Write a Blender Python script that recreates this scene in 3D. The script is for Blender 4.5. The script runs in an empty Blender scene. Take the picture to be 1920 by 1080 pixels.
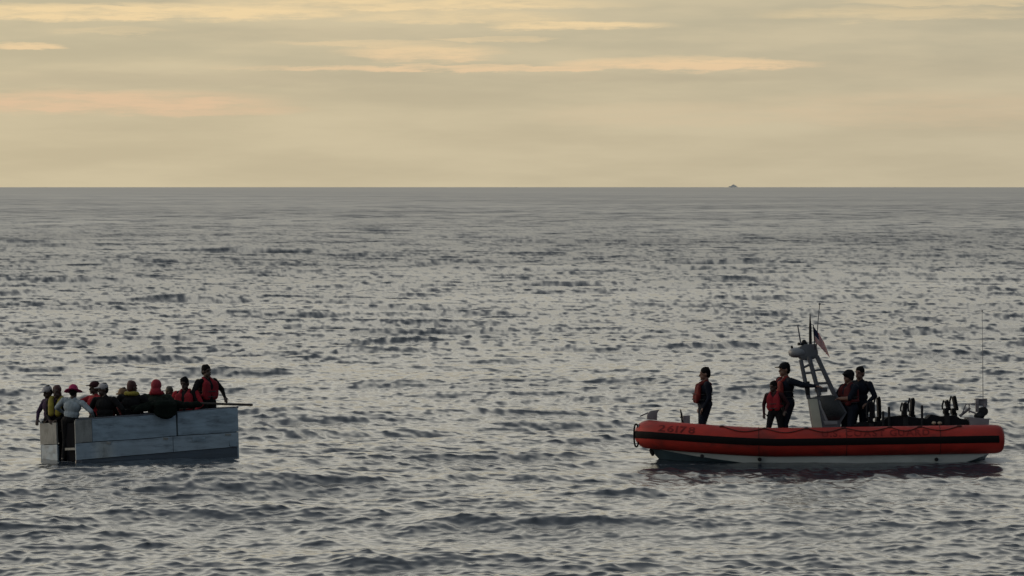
import bpy, bmesh, math, random
import numpy as np
from mathutils import Vector, Matrix, Euler

R = math.radians
scene = bpy.context.scene
C = scene.collection
rng = np.random.default_rng(11)
random.seed(5)

# ------------------------------------------------------------------ camera
FPX = 7830.0            # focal length in pixels of the 1920 px wide photograph
CAM_H = 6.09            # eye height above the mean sea
ROW0 = 340.2            # row of the true horizontal (the visible horizon dips to 351)
cam = bpy.data.cameras.new('camera')
cam.sensor_width = 36.0
cam.lens = FPX / 1920 * 36.0
cam.clip_start = 0.5
cam.clip_end = 40000
cam_o = bpy.data.objects.new('camera', cam)
cam_o.location = (0, 0, CAM_H)
cam_o.rotation_euler = (R(90) - math.atan((540 - ROW0) / FPX), 0, 0)
C.objects.link(cam_o)
scene.camera = cam_o
scene.render.resolution_x, scene.render.resolution_y = 1024, 576

# ------------------------------------------------------------------ light
SUN_AZ, SUN_EL = R(-62), R(5)          # low, off the left of the frame, ahead of the camera
sun_dir = Vector((math.sin(SUN_AZ) * math.cos(SUN_EL), math.cos(SUN_AZ) * math.cos(SUN_EL), math.sin(SUN_EL)))
sl = bpy.data.lights.new('sun', 'SUN')
sl.energy = 0.5
sl.angle = R(14)
sl.color = (1.0, 0.80, 0.58)
so = bpy.data.objects.new('sun', sl)
so.rotation_euler = (-sun_dir).to_track_quat('-Z', 'Y').to_euler()
so.location = (-60, 40, 40)
C.objects.link(so)

scene.view_settings.view_transform = 'Standard'
scene.view_settings.look = 'None'
scene.view_settings.exposure = 0.0
scene.view_settings.gamma = 1.0
scene.view_settings.use_curve_mapping = False
scene.render.engine = 'CYCLES'
scene.cycles.filter_width = 1.5
scene.cycles.use_denoising = True
scene.cycles.max_bounces = 6
scene.cycles.sample_clamp_indirect = 4.0

# ------------------------------------------------------------------ sky (world)
class NT:
    """small helper to write node trees"""
    def __init__(s, tree):
        s.t = tree
    def n(s, typ, **kw):
        nd = s.t.nodes.new(typ)
        for k, v in kw.items():
            setattr(nd, k, v)
        return nd
    def put(s, sock, v):
        if isinstance(v, bpy.types.NodeSocket):
            s.t.links.new(v, sock)
        else:
            sock.default_value = v
    def m(s, op, a, b=None, c=None, clamp=False):
        nd = s.n('ShaderNodeMath', operation=op, use_clamp=clamp)
        for i, v in enumerate((a, b, c)):
            if v is not None:
                s.put(nd.inputs[i], v)
        return nd.outputs[0]
    def vm(s, op, a, b=None):
        nd = s.n('ShaderNodeVectorMath', operation=op)
        s.put(nd.inputs[0], a)
        if b is not None:
            s.put(nd.inputs[1], b)
        return nd.outputs[1] if op in ('LENGTH', 'DOT_PRODUCT', 'DISTANCE') else nd.outputs[0]
    def comb(s, x, y, z):
        nd = s.n('ShaderNodeCombineXYZ')
        for i, v in enumerate((x, y, z)):
            s.put(nd.inputs[i], v)
        return nd.outputs[0]
    def ramp(s, v, a, b, c=0.0, d=1.0, smooth=True):
        nd = s.n('ShaderNodeMapRange', interpolation_type='SMOOTHSTEP' if smooth else 'LINEAR')
        for i, x in enumerate((v, a, b, c, d)):
            s.put(nd.inputs[i], x)
        return nd.outputs[0]
    def noise(s, vec, scale, detail=4, rough=0.5, dim='3D'):
        nd = s.n('ShaderNodeTexNoise', noise_dimensions=dim)
        if vec is not None:
            s.put(nd.inputs['Vector'], vec)
        nd.inputs['Scale'].default_value = scale
        nd.inputs['Detail'].default_value = detail
        nd.inputs['Roughness'].default_value = rough
        return nd.outputs[0]
    def mix(s, f, a, b, blend='MIX'):
        nd = s.n('ShaderNodeMix', data_type='RGBA', blend_type=blend)
        s.put(nd.inputs[0], f)
        for i, v in ((6, a), (7, b)):
            if isinstance(v, tuple) and len(v) == 3:
                v = v + (1.0,)
            s.put(nd.inputs[i], v)
        return nd.outputs[2]

world = bpy.data.worlds.new('World')
scene.world = world
world.use_nodes = True
world.cycles.sampling_method = 'NONE'
wt = world.node_tree
wt.nodes.clear()
W = NT(wt)
out = W.n('ShaderNodeOutputWorld')
bg = W.n('ShaderNodeBackground')
bg.inputs['Strength'].default_value = 0.1
wt.links.new(bg.outputs[0], out.inputs[0])
sky = W.n('ShaderNodeTexSky', sky_type='NISHITA')
sky.sun_disc = False
sky.sun_elevation = SUN_EL
sky.sun_rotation = SUN_AZ
sky.altitude = 0
sky.air_density = 1.0
sky.dust_density = 2.5
sky.ozone_density = 1.0
gen = W.n('ShaderNodeTexCoord').outputs['Generated']
sep = W.n('ShaderNodeSeparateXYZ')
wt.links.new(gen, sep.inputs[0])
dx, dy, dz = sep.outputs
az = W.m('MULTIPLY', W.m('ARCTAN2', dx, dy), 180 / math.pi)      # degrees, 0 = north (+Y)
el = W.m('MULTIPLY', W.m('ARCSINE', dz), 180 / math.pi)
sun_dot = W.vm('DOT_PRODUCT', gen, tuple(sun_dir))
toward = W.ramp(sun_dot, -1.0, 1.0, 0.0, 1.0, smooth=False)      # 0 away from the sun .. 1 at the sun
# a thin high veil over the whole sky: cream over the lit horizon, blue grey overhead and away from the sun
hor = W.mix(W.ramp(toward, 0.15, 0.85), (2.3, 2.6, 2.95), (6.6, 5.62, 3.72))
zen = W.mix(W.ramp(toward, 0.15, 0.85), (1.25, 1.6, 1.95), (4.2, 4.5, 4.7))
mid = W.mix(W.ramp(toward, 0.15, 0.85), (1.9, 2.2, 2.5), (13.2, 12.5, 10.8))
veil = W.mix(W.ramp(el, 2.7, 9.0), hor, mid)
veil = W.mix(W.ramp(el, 6.0, 40.0), veil, zen)
base = W.mix(0.90, sky.outputs[0], veil)
# stretched haze texture
q = W.comb(W.m('MULTIPLY', az, 0.22), W.m('MULTIPLY', el, 1.5), 3.0)
warp = W.noise(q, 1.3, 5, 0.55)
fine = W.noise(W.comb(W.m('MULTIPLY', az, 1.0), W.m('MULTIPLY', el, 8.0), 8.0), 1.0, 8, 0.66)
tone = W.ramp(warp, 0.3, 0.7, 0.93, 1.06)
base = W.mix(1.0, base, W.comb(tone, tone, tone), 'MULTIPLY')
clear = W.m('MULTIPLY', W.ramp(el, 0.5, 2.2), W.ramp(warp, 0.62, 0.38))            # clearer, greener air between the clouds
base = W.mix(W.m('MULTIPLY', clear, 0.55), base, W.mix(1.0, base, (0.90, 0.95, 1.0), 'MULTIPLY'))
# cloud streaks: centre azimuth, elevation, half widths (degrees), strength
def streak(px, py, hw, hh, amp, tilt=0.0):
    return ((px - 960) / FPX * 180 / math.pi, (ROW0 - py) / FPX * 180 / math.pi, hw / FPX * 180 / math.pi, hh / FPX * 180 / math.pi, amp, tilt)
bright = [streak(240, 24, 560, 18, 1.0), streak(760, 8, 470, 17, 0.8), streak(880, 32, 240, 15, 0.55), streak(1080, 48, 190, 12, 0.9),
          streak(30, 88, 75, 7, 0.9), streak(210, 60, 120, 8, 0.35), streak(790, 100, 190, 20, 0.8), streak(690, 82, 200, 7, 0.5), streak(920, 74, 130, 6, 0.45),
          streak(900, 128, 520, 8, 0.85), streak(1290, 121, 270, 15, 1.0), streak(190, 192, 380, 27, 0.85), streak(330, 205, 280, 15, 0.55),
          streak(1660, 28, 300, 16, 0.4), streak(1780, 5, 260, 12, 0.4), streak(1740, 205, 420, 42, 0.22), streak(1300, 215, 360, 30, 0.14)]
dark = [streak(330, 150, 800, 26, 0.55), streak(1180, 146, 520, 15, 0.5), streak(1690, 130, 420, 42, 0.35), streak(330, 4, 130, 10, 0.6),
        streak(560, 66, 500, 22, 0.3), streak(960, 10, 120, 8, 0.5), streak(60, 230, 500, 40, 0.16), streak(700, 175, 500, 30, 0.25)]
w_az = W.m('ADD', az, W.m('MULTIPLY', W.m('SUBTRACT', warp, 0.5), 1.6))
w_el = W.m('ADD', el, W.m('MULTIPLY', W.m('SUBTRACT', fine, 0.5), 0.26))
wpos = W.comb(w_az, w_el, 0.0)
def cloud_sum(lst, inner):
    acc = None
    for (a, e, wa, we, amp, tilt) in lst:
        d = W.vm('LENGTH', W.vm('MULTIPLY', W.vm('SUBTRACT', wpos, (a, e, 0.0)), (1 / wa, 1 / we, 0.0)))
        v = W.ramp(d, 1.05, inner, 0.0, amp)
        acc = v if acc is None else W.m('MAXIMUM', acc, v)
    return acc
cb = W.m('MULTIPLY', cloud_sum(bright, 0.5), W.ramp(fine, 0.30, 0.62, 0.35, 1.15))
cd = cloud_sum(dark, 0.1)
# the same kind of streaks all round and overhead, on a flat cloud layer
den = W.m('ADD', W.m('MAXIMUM', dz, 0.0), 0.06)
flat = W.comb(W.m('DIVIDE', dx, den), W.m('DIVIDE', dy, den), 0.0)
layer = W.noise(flat, 0.55, 6, 0.6)
cl2 = W.m('MULTIPLY', W.ramp(layer, 0.5, 0.72), W.ramp(el, 3.0, 7.0))
base = W.mix(W.m('MULTIPLY', cd, 0.6), base, (4.35, 3.75, 2.65))
lit_col = W.mix(W.ramp(el, 1.0, 2.4), (7.4, 5.3, 3.4), (8.6, 6.6, 3.8))
base = W.mix(cb, base, lit_col)
base = W.mix(W.m('MULTIPLY', cl2, W.ramp(toward, 0.2, 1.0, 0.1, 0.4)), base, (6.5, 5.2, 3.8))
wt.links.new(base, bg.inputs['Color'])

# ------------------------------------------------------------------ helpers
def world_pt(px, py, Y):
    """point at depth Y seen at photograph pixel px, py (small-angle camera, level rows from ROW0)"""
    return Vector(((px - 960) / FPX * Y, Y, CAM_H - (py - ROW0) / FPX * Y))

MATS = {}
def mat(name, col, rough=0.6, var=0.12, scale=6.0, metal=0.0, bump=0.0, bscale=20.0, spec=0.5, dirt=None, dirt_amt=0.0, dirt_scale=3.0, stretch=(1, 1, 1)):
    if name in MATS:
        return MATS[name]
    m = bpy.data.materials.new(name)
    m.use_nodes = True
    t = m.node_tree
    b = t.nodes['Principled BSDF']
    N = NT(t)
    tc = N.n('ShaderNodeTexCoord').outputs['Object']
    pos = N.vm('MULTIPLY', tc, stretch)
    f = N.noise(pos, scale, 5, 0.6)
    lo = tuple(c * (1 - var) for c in col)
    hi = tuple(min(1, c * (1 + var)) for c in col)
    c = N.mix(N.ramp(f, 0.3, 0.7), lo, hi)
    if dirt:
        g = N.noise(pos, dirt_scale, 6, 0.65)
        c = N.mix(N.ramp(g, 0.48, 0.7, 0.0, dirt_amt), c, dirt)
    t.links.new(c, b.inputs['Base Color'])
    b.inputs['Roughness'].default_value = rough
    t.links.new(N.ramp(f, 0.2, 0.8, max(0.05, rough - 0.1), min(1, rough + 0.1)), b.inputs['Roughness'])
    b.inputs['Metallic'].default_value = metal
    b.inputs['Specular IOR Level'].default_value = spec
    if bump:
        bn = N.n('ShaderNodeBump')
        bn.inputs['Strength'].default_value = bump
        bn.inputs['Distance'].default_value = 0.02
        t.links.new(N.noise(pos, bscale, 4, 0.6), bn.inputs['Height'])
        t.links.new(bn.outputs[0], b.inputs['Normal'])
    MATS[name] = m
    return m

def fabric(name, col, rough=0.9):
    return mat('fabric_' + name, col, rough=rough, var=0.22, scale=9, bump=0.9, bscale=14, spec=0.2)

class MB:
    """collects shapes into one mesh"""
    def __init__(s):
        s.v, s.f = [], []
    def add(s, vs, fs):
        o = len(s.v)
        s.v += [tuple(p) for p in vs]
        s.f += [tuple(i + o for i in f) for f in fs]
    def hexa(s, p):
        """8 corners: bottom 0-3 counter clockwise, top 4-7"""
        s.add(p, [(3, 2, 1, 0), (4, 5, 6, 7), (0, 1, 5, 4), (1, 2, 6, 5), (2, 3, 7, 6), (3, 0, 4, 7)])
    def box(s, c, d, rot=None):
        hx, hy, hz = d[0] / 2, d[1] / 2, d[2] / 2
        p = [Vector(q) for q in ((-hx, -hy, -hz), (hx, -hy, -hz), (hx, hy, -hz), (-hx, hy, -hz), (-hx, -hy, hz), (hx, -hy, hz), (hx, hy, hz), (-hx, hy, hz))]
        if rot is not None:
            p = [rot @ q for q in p]
        s.hexa([q + Vector(c) for q in p])
    def tube(s, pts, rad, n=10, cap=True):
        pts = [Vector(p) for p in pts]
        if not hasattr(rad, '__len__'):
            rad = [rad] * len(pts)
        rings, prev = [], None
        for i, p in enumerate(pts):
            t = (pts[min(i + 1, len(pts) - 1)] - pts[max(i - 1, 0)])
            if t.length < 1e-9:
                t = Vector((0, 0, 1))
            t.normalize()
            if prev is None:
                a = Vector((0, 0, 1)) if abs(t.z) < 0.9 else Vector((1, 0, 0))
                u = t.cross(a).normalized()
            else:
                u = (prev - t * prev.dot(t)).normalized()
            prev = u
            w = t.cross(u)
            rings.append([p + (u * math.cos(2 * math.pi * k / n) + w * math.sin(2 * math.pi * k / n)) * rad[i] for k in range(n)])
        vs = [q for r in rings for q in r]
        fs = [(i * n + k, i * n + (k + 1) % n, (i + 1) * n + (k + 1) % n, (i + 1) * n + k) for i in range(len(pts) - 1) for k in range(n)]
        if cap:
            fs += [tuple(range(n - 1, -1, -1)), tuple((len(pts) - 1) * n + k for k in range(n))]
        s.add(vs, fs)
    def capsule(s, a, ra, b, rb, n=12):
        a, b = Vector(a), Vector(b)
        d = b - a
        L = d.length
        d = d.normalized() if L > 1e-6 else Vector((0, 0, 1))
        pts, rad = [], []
        for t in (-0.98, -0.85, -0.6, -0.3):
            pts.append(a + d * ra * t); rad.append(ra * math.sqrt(1 - t * t))
        for k in range(4):
            u = k / 3
            pts.append(a.lerp(b, u)); rad.append(ra + (rb - ra) * u)
        for t in (0.3, 0.6, 0.85, 0.98):
            pts.append(b + d * rb * t); rad.append(rb * math.sqrt(1 - t * t))
        s.tube(pts, rad, n)
    def ell(s, c, r, rot=None, n=14, m=9, p=1.0):
        """ellipsoid (p<1: boxier)"""
        vs = []
        for j in range(m + 1):
            th = -math.pi / 2 + math.pi * j / m
            for k in range(n):
                ph = 2 * math.pi * k / n
                sg = lambda x: math.copysign(abs(x) ** p, x)
                q = Vector((r[0] * sg(math.cos(th)) * sg(math.cos(ph)), r[1] * sg(math.cos(th)) * sg(math.sin(ph)), r[2] * sg(math.sin(th))))
                if rot is not None:
                    q = rot @ q
                vs.append(q + Vector(c))
        fs = [(j * n + k, j * n + (k + 1) % n, (j + 1) * n + (k + 1) % n, (j + 1) * n + k) for j in range(m) for k in range(n)]
        s.add(vs, fs)
    def prism(s, poly, y0, y1):
        """polygon in x,z extruded along y"""
        n = len(poly)
        s.add([(x, y0, z) for x, z in poly] + [(x, y1, z) for x, z in poly],
              [tuple(range(n)), tuple(range(2 * n - 1, n - 1, -1))] + [(i, i + n, (i + 1) % n + n, (i + 1) % n) for i in range(n)])
    def mesh(s, name):
        me = bpy.data.meshes.new(name)
        me.from_pydata(s.v, [], s.f)
        bm = bmesh.new(); bm.from_mesh(me)
        bmesh.ops.remove_doubles(bm, verts=bm.verts, dist=1e-5)
        bmesh.ops.recalc_face_normals(bm, faces=bm.faces)
        bm.to_mesh(me); bm.free()
        return me
    def build(s, name, material, parent=None, smooth=True, bevel=0.0, label=None, angle=40):
        me = s.mesh(name)
        if bevel:
            bm = bmesh.new(); bm.from_mesh(me)
            es = [e for e in bm.edges if len(e.link_faces) == 2 and e.calc_face_angle(0) > R(35)]
            bmesh.ops.bevel(bm, geom=es, offset=bevel, segments=2, profile=0.6, affect='EDGES', clamp_overlap=True)
            bm.to_mesh(me); bm.free()
        if smooth:
            me.shade_smooth()
            me.set_sharp_from_angle(angle=R(angle))
        me.materials.append(material)
        o = bpy.data.objects.new(name, me)
        C.objects.link(o)
        if parent:
            o.parent = parent
        if label:
            o['label'] = label
        return o

def empty(name, loc=(0, 0, 0), rot=(0, 0, 0)):
    o = bpy.data.objects.new(name, None)
    o.empty_display_size = 0.2
    o.location = loc
    o.rotation_euler = rot
    C.objects.link(o)
    return o

def tag(o, label, cat, group=None, kind=None):
    o['label'] = label
    o['category'] = cat
    if group:
        o['group'] = group
    if kind:
        o['kind'] = kind
    return o

def fuse(mb, voxel=0.01, smooth=3, dec=0.0):
    """melt overlapping shapes into one continuous surface"""
    me = mb.mesh('tmp')
    o = bpy.data.objects.new('tmp', me)
    C.objects.link(o)
    r = o.modifiers.new('r', 'REMESH'); r.mode = 'VOXEL'; r.voxel_size = voxel
    if smooth:
        k = o.modifiers.new('s', 'SMOOTH'); k.factor = 0.5; k.iterations = smooth
    if dec:
        d = o.modifiers.new('d', 'DECIMATE'); d.ratio = dec
    dg = bpy.context.evaluated_depsgraph_get()
    new = bpy.data.meshes.new_from_object(o.evaluated_get(dg))
    bpy.data.objects.remove(o)
    bpy.data.meshes.remove(me)
    new.shade_smooth()
    return new

def link_mesh(name, me, material, parent=None, label=None):
    me.name = name
    if material is not None:
        me.materials.clear()
        me.materials.append(material)
    o = bpy.data.objects.new(name, me)
    C.objects.link(o)
    if parent:
        o.parent = parent
    if label:
        o['label'] = label
    return o

# ------------------------------------------------------------------ the two boats' frames
PAN_O = Vector((-9.44, 90.35, 0.0))
PAN_M = Matrix.Translation(PAN_O) @ Matrix.Rotation(R(32), 4, 'Z') @ Matrix.Rotation(R(-4.0), 4, 'X')
RIB_O = Vector((6.72, 91.2, 0.0))
RIB_M = Matrix.Translation(RIB_O) @ Matrix.Rotation(R(-3.4), 4, 'X') @ Matrix.Rotation(R(-0.6), 4, 'Y')
RIB_I = RIB_M.inverted()

# ------------------------------------------------------------------ sea
def build_sea():
    F1, H = FPX * 1024 / 1920, CAM_H
    r = [6.0]
    while r[-1] < 13500:
        q = r[-1]
        d = q * q / (F1 * H) * 0.55
        if q < 40:
            d = 0.5
        r.append(q + min(max(d, 0.085), 450.0))
    r = np.array(r, dtype=np.float64)
    core = np.linspace(-R(8.6), R(8.6), 1000)
    step, side, a = core[1] - core[0], [], core[-1]
    while True:
        step *= 1.28
        a += step
        if a >= math.pi - 0.02:
            break
        side.append(a)
        step = min(step, 0.12)
    side = np.array(side)
    th = np.concatenate([-side[::-1], core, side])
    nr, nt = len(r), len(th)
    RR, TT = np.meshgrid(r, th, indexing='ij')
    x = (RR * np.sin(TT)).astype(np.float32).ravel()
    y = (RR * np.cos(TT)).astype(np.float32).ravel()
    dr = np.gradient(r); dt = np.gradient(th)
    DR = np.repeat(dr, nt).astype(np.float32)
    DT = (RR * dt[None, :]).astype(np.float32).ravel()
    sx, cx = np.sin(TT).astype(np.float32).ravel(), np.cos(TT).astype(np.float32).ravel()
    # wind sea: components from long swell to short chop
    comps = []
    NW = 230
    lam_hi, lam_lo = 34.0, 0.17
    octs = math.log2(lam_hi / lam_lo)
    for i in range(NW):
        lam = lam_hi * 2 ** (-octs * (i + rng.random()) / NW)
        k = 2 * math.pi / lam
        slope_oct = 0.049
        if lam > 8.0:
            slope_oct *= (8.0 / lam) ** 1.0
        elif lam < 1.0:
            slope_oct = 0.076 if lam > 0.55 else 0.096
        elif lam < 2.2:
            slope_oct = 0.055
        spread = 0.40 if lam > 4 else (0.55 if lam > 1.8 else (0.7 if lam > 0.9 else 0.95))
        ang = -math.pi / 2 + 0.18 + rng.normal() * spread
        s_rms = slope_oct * math.sqrt(octs / NW)
        comps.append((k * math.cos(ang), k * math.sin(ang), k, s_rms * math.sqrt(2) / k, rng.random() * 2 * math.pi))
    z = np.zeros_like(x); ddx = np.zeros_like(x); ddy = np.zeros_like(x); lost = np.zeros_like(x)
    gx = np.zeros_like(x); gy = np.zeros_like(x); jac = np.zeros_like(x)
    # gustiness: broad patches where the chop is rougher or calmer
    gust = np.zeros_like(x)
    for i in range(14):
        gl, an, gp = 18 * 1.28 ** i, rng.random() * 6.28, rng.random() * 6.28
        fade = np.exp(-0.05 * (2 * math.pi / gl * DR) ** 2)
        gust += (0.045 * fade * np.sin((x * math.cos(an) + y * math.sin(an)) * 2 * math.pi / gl + gp)).astype(np.float32)
    gust = np.clip(1 + gust, 0.4, 1.7).astype(np.float32)
    for (kx, ky, k, amp, ph) in comps:
        kr2 = (kx * sx + ky * cx) * DR
        kt2 = (kx * cx - ky * sx) * DT
        att = np.exp(-0.08 * (kr2 ** 2 + kt2 ** 2)).astype(np.float32)      # what the sheet itself can carry
        atn = np.exp(-0.06 * kt2 ** 2 - 0.0008 * kr2 ** 2).astype(np.float32)   # what its surface normals can carry
        g = gust if k > 2 * math.pi / 4.0 else 1.0
        p = (kx * x + ky * y + np.float32(ph)).astype(np.float32)
        s, c = np.sin(p), np.cos(p)
        A = np.float32(amp) * att * g
        z += A * c
        chop = 0.85
        ddx -= chop * A * s * np.float32(kx / k)
        ddy -= chop * A * s * np.float32(ky / k)
        B = np.float32(amp) * atn * g
        gx -= B * np.float32(kx) * s
        gy -= B * np.float32(ky) * s
        jac += B * np.float32(k) * c
        lost += ((amp * k * g) ** 2 * 0.5 * (1 - atn * atn)).astype(np.float32)
    sharp = 1.0 / np.clip(1 - 0.85 * jac, 0.45, 2.0)
    gx *= sharp; gy *= sharp
    # where the sheet is too coarse to hide the backs of its waves behind their crests, keep the faces that show
    rr = RR.ravel().astype(np.float32)
    dep = np.float32(H) / rr
    sr = gx * sx + gy * cx
    st_ = gx * cx - gy * sx
    f_ = np.clip((rr - 70) / 130, 0, 1); f_ = f_ * f_ * (3 - 2 * f_)
    g_ = np.clip((rr - 80) / 240, 0, 1)
    sr = sr * (1 - f_) + f_ * (np.abs(sr + dep) * (1 + 0.5 * g_) - dep)      # steep faces fill more of the view than their share of the sea
    gx = sr * sx + st_ * cx
    gy = sr * cx - st_ * sx
    # hulls calm the water they sit in
    lap = np.zeros_like(x)
    for (M, x0, x1, y0, y1) in ((PAN_M, 0, 4.1, 0, 1.75), (RIB_M, -3.7, 3.6, -1.1, 1.1)):
        inv = np.array(M.inverted())
        lx = inv[0, 0] * x + inv[0, 1] * y + inv[0, 3]
        ly = inv[1, 0] * x + inv[1, 1] * y + inv[1, 3]
        ox = np.maximum(np.maximum(x0 - lx, lx - x1), 0)
        oy = np.maximum(np.maximum(y0 - ly, ly - y1), 0)
        d2 = ox * ox + oy * oy
        cal = (1 - 0.72 * np.exp(-d2 / 0.8)).astype(np.float32)
        lee = np.exp(-(np.maximum(y0 - ly, 0) / 11.0) ** 2) * np.exp(-(ox / 0.9) ** 2) * (ly < y0)     # smoother water in the hull's lee
        sm = (1 - (0.30 if M is RIB_M else 0.20) * lee).astype(np.float32)
        gx *= sm; gy *= sm
        lap = np.maximum(lap, np.exp(-d2 / 0.03) * (d2 > 0))
        z *= cal; ddx *= cal; ddy *= cal; gx *= cal; gy *= cal
    z = z - (RR.ravel() ** 2 / (2 * 6.371e6)).astype(np.float32)
    co = np.stack([x + ddx, y + ddy, z], axis=1).astype(np.float32)
    idx = np.arange(nr * nt).reshape(nr, nt)
    q = np.stack([idx[:-1, :-1], idx[:-1, 1:], idx[1:, 1:], idx[1:, :-1]], axis=-1).reshape(-1, 4)
    q = q[:, ::-1]
    me = bpy.data.meshes.new('sea')
    me.vertices.add(nr * nt)
    me.vertices.foreach_set('co', co.ravel())
    me.loops.add(q.size)
    me.loops.foreach_set('vertex_index', q.ravel().astype(np.int32))
    me.polygons.add(len(q))
    me.polygons.foreach_set('loop_start', np.arange(0, q.size, 4, dtype=np.int32))
    me.update(calc_edges=True)
    me.polygons.foreach_set('use_smooth', np.ones(len(q), dtype=bool))
    # ripples finer than the sheet become surface roughness
    alpha = np.sqrt(np.clip(lost + 0.0010, 0, 0.08)) * 0.8
    at = me.attributes.new('ripple', 'FLOAT', 'POINT')
    at.data.foreach_set('value', np.sqrt(alpha).astype(np.float32))
    at = me.attributes.new('wave_normal', 'FLOAT_VECTOR', 'POINT')
    nv = np.stack([-gx, -gy, np.ones_like(gx)], axis=1)
    nv /= np.linalg.norm(nv, axis=1, keepdims=True)
    at.data.foreach_set('vector', nv.astype(np.float32).ravel())
    # churned water behind the inflatable's stern
    st = RIB_M @ Vector((3.75, -0.3, 0))
    foam = np.exp(-(((x - st.x) / 0.55) ** 2 + ((y - st.y) / 1.5) ** 2))
    pb = PAN_M @ Vector((4.1, 0.1, 0))
    foam = np.maximum(foam, 0.6 * np.exp(-(((x - pb.x) / 0.3) ** 2 + ((y - pb.y) / 0.9) ** 2)))
    foam = np.maximum(foam * 1.25, 0.5 * lap)
    at = me.attributes.new('churn', 'FLOAT', 'POINT')
    at.data.foreach_set('value', foam.astype(np.float32))
    m = bpy.data.materials.new('sea_water'); m.use_nodes = True
    N = NT(m.node_tree)
    b = m.node_tree.nodes['Principled BSDF']
    a1 = N.n('ShaderNodeAttribute', attribute_name='ripple').outputs['Fac']
    a2 = N.n('ShaderNodeAttribute', attribute_name='churn').outputs['Fac']
    pos = N.n('ShaderNodeTexCoord').outputs['Object']
    fo = N.noise(N.vm('MULTIPLY', pos, (1, 0.35, 1)), 5.0, 6, 0.7)
    fo = N.m('MULTIPLY', N.ramp(N.m('ADD', fo, N.m('MULTIPLY', a2, 0.35)), 0.58, 0.82), a2, clamp=True)
    big = N.noise(N.vm('MULTIPLY', pos, (1, 0.5, 1)), 0.02, 3, 0.5)
    deep = N.mix(big, (0.024, 0.032, 0.045), (0.030, 0.040, 0.053))
    m.node_tree.links.new(N.mix(fo, deep, (0.55, 0.56, 0.56)), b.inputs['Base Color'])
    m.node_tree.links.new(N.m('ADD', a1, N.m('MULTIPLY', fo, 0.4), clamp=True), b.inputs['Roughness'])
    b.inputs['IOR'].default_value = 1.333
    wn = N.n('ShaderNodeAttribute', attribute_name='wave_normal').outputs['Vector']
    m.node_tree.links.new(N.vm('NORMALIZE', wn), b.inputs['Normal'])
    me.materials.append(m)
    o = bpy.data.objects.new('sea', me)
    C.objects.link(o)
    o['kind'] = 'structure'
    return o
build_sea()
# ==================================================== objects
# ------------------------------------------------------------------ homemade wooden boat
def pan(xl, yl, zl):
    return PAN_M @ Vector((xl, yl, zl))

M_BLUE = mat('faded_blue_paint', (0.255, 0.335, 0.405), rough=0.6, var=0.22, scale=3.5, bump=0.3, bscale=9, dirt=(0.08, 0.10, 0.12), dirt_amt=0.75, dirt_scale=3.2, stretch=(0.5, 1, 2.2))
M_BLUE2 = mat('faded_blue_paint_worn', (0.29, 0.36, 0.42), rough=0.6, var=0.14, scale=3.5, bump=0.3, bscale=9, dirt=(0.08, 0.10, 0.13), dirt_amt=0.65, dirt_scale=3.0, stretch=(0.5, 1, 2.0))
M_BEIGE = mat('bare_weathered_board', (0.27, 0.275, 0.265), rough=0.75, spec=0.2, var=0.15, scale=4, bump=0.3, dirt=(0.13, 0.13, 0.12), dirt_amt=0.6)
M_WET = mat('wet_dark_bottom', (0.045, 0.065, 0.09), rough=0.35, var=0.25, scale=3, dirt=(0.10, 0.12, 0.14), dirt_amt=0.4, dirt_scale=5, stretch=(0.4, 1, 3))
M_BLACK = mat('recess_shade_black', (0.008, 0.009, 0.012), rough=0.95, var=0.3, spec=0.03)  # black colour stands in for the shade inside the stern recess
M_INNER = mat('boat_inside_wood', (0.12, 0.11, 0.10), rough=0.8, var=0.2, scale=5)
M_RAIL = mat('dark_rail_wood', (0.09, 0.10, 0.12), rough=0.7, var=0.2, scale=5)
M_GAP = mat('seam_tar', (0.02, 0.022, 0.026), rough=0.8)

boat = empty('wooden_boat', PAN_O, PAN_M.to_euler())
tag(boat, 'crowded homemade wooden boat of faded blue boards with square stern', 'boat')
BL, BB = 4.0, 1.75
def z_boot(x): return 0.05 + 0.16 * (x / BL)
def z_mid(x): return 0.415 + 0.13 * (x / BL) + 0.006 * math.sin(3.1 * x)
def z_top(x): return 0.905 + 0.17 * (x / BL) + 0.007 * math.sin(2.3 * x + 0.4) + 0.004 * math.sin(7.1 * x)
BOW = [(BL, 0.0), (4.16, 0.30), (4.17, 0.75), (4.02, 1.25), (3.6, BB)]     # blunt bow in plan

def side_board(x0, x1, zb, zt, y, th, name, m, n=7, proud=0.0):
    mb = MB()
    for i in range(n):
        a, b = x0 + (x1 - x0) * i / n, x0 + (x1 - x0) * (i + 1) / n
        w = lambda x: 0.004 * math.sin(x * 5.3 + y * 3 + proud * 90)
        ya = lambda x: y - proud + w(x)
        mb.hexa([(a, ya(a), zb(a)), (b, ya(b), zb(b)), (b, y + th, zb(b)), (a, y + th, zb(a)),
                 (a, ya(a), zt(a)), (b, ya(b), zt(b)), (b, y + th, zt(b)), (a, y + th, zt(a))])
    me = mb.build(name, m, boat, bevel=0.0)
    return me

G = 0.007
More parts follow.
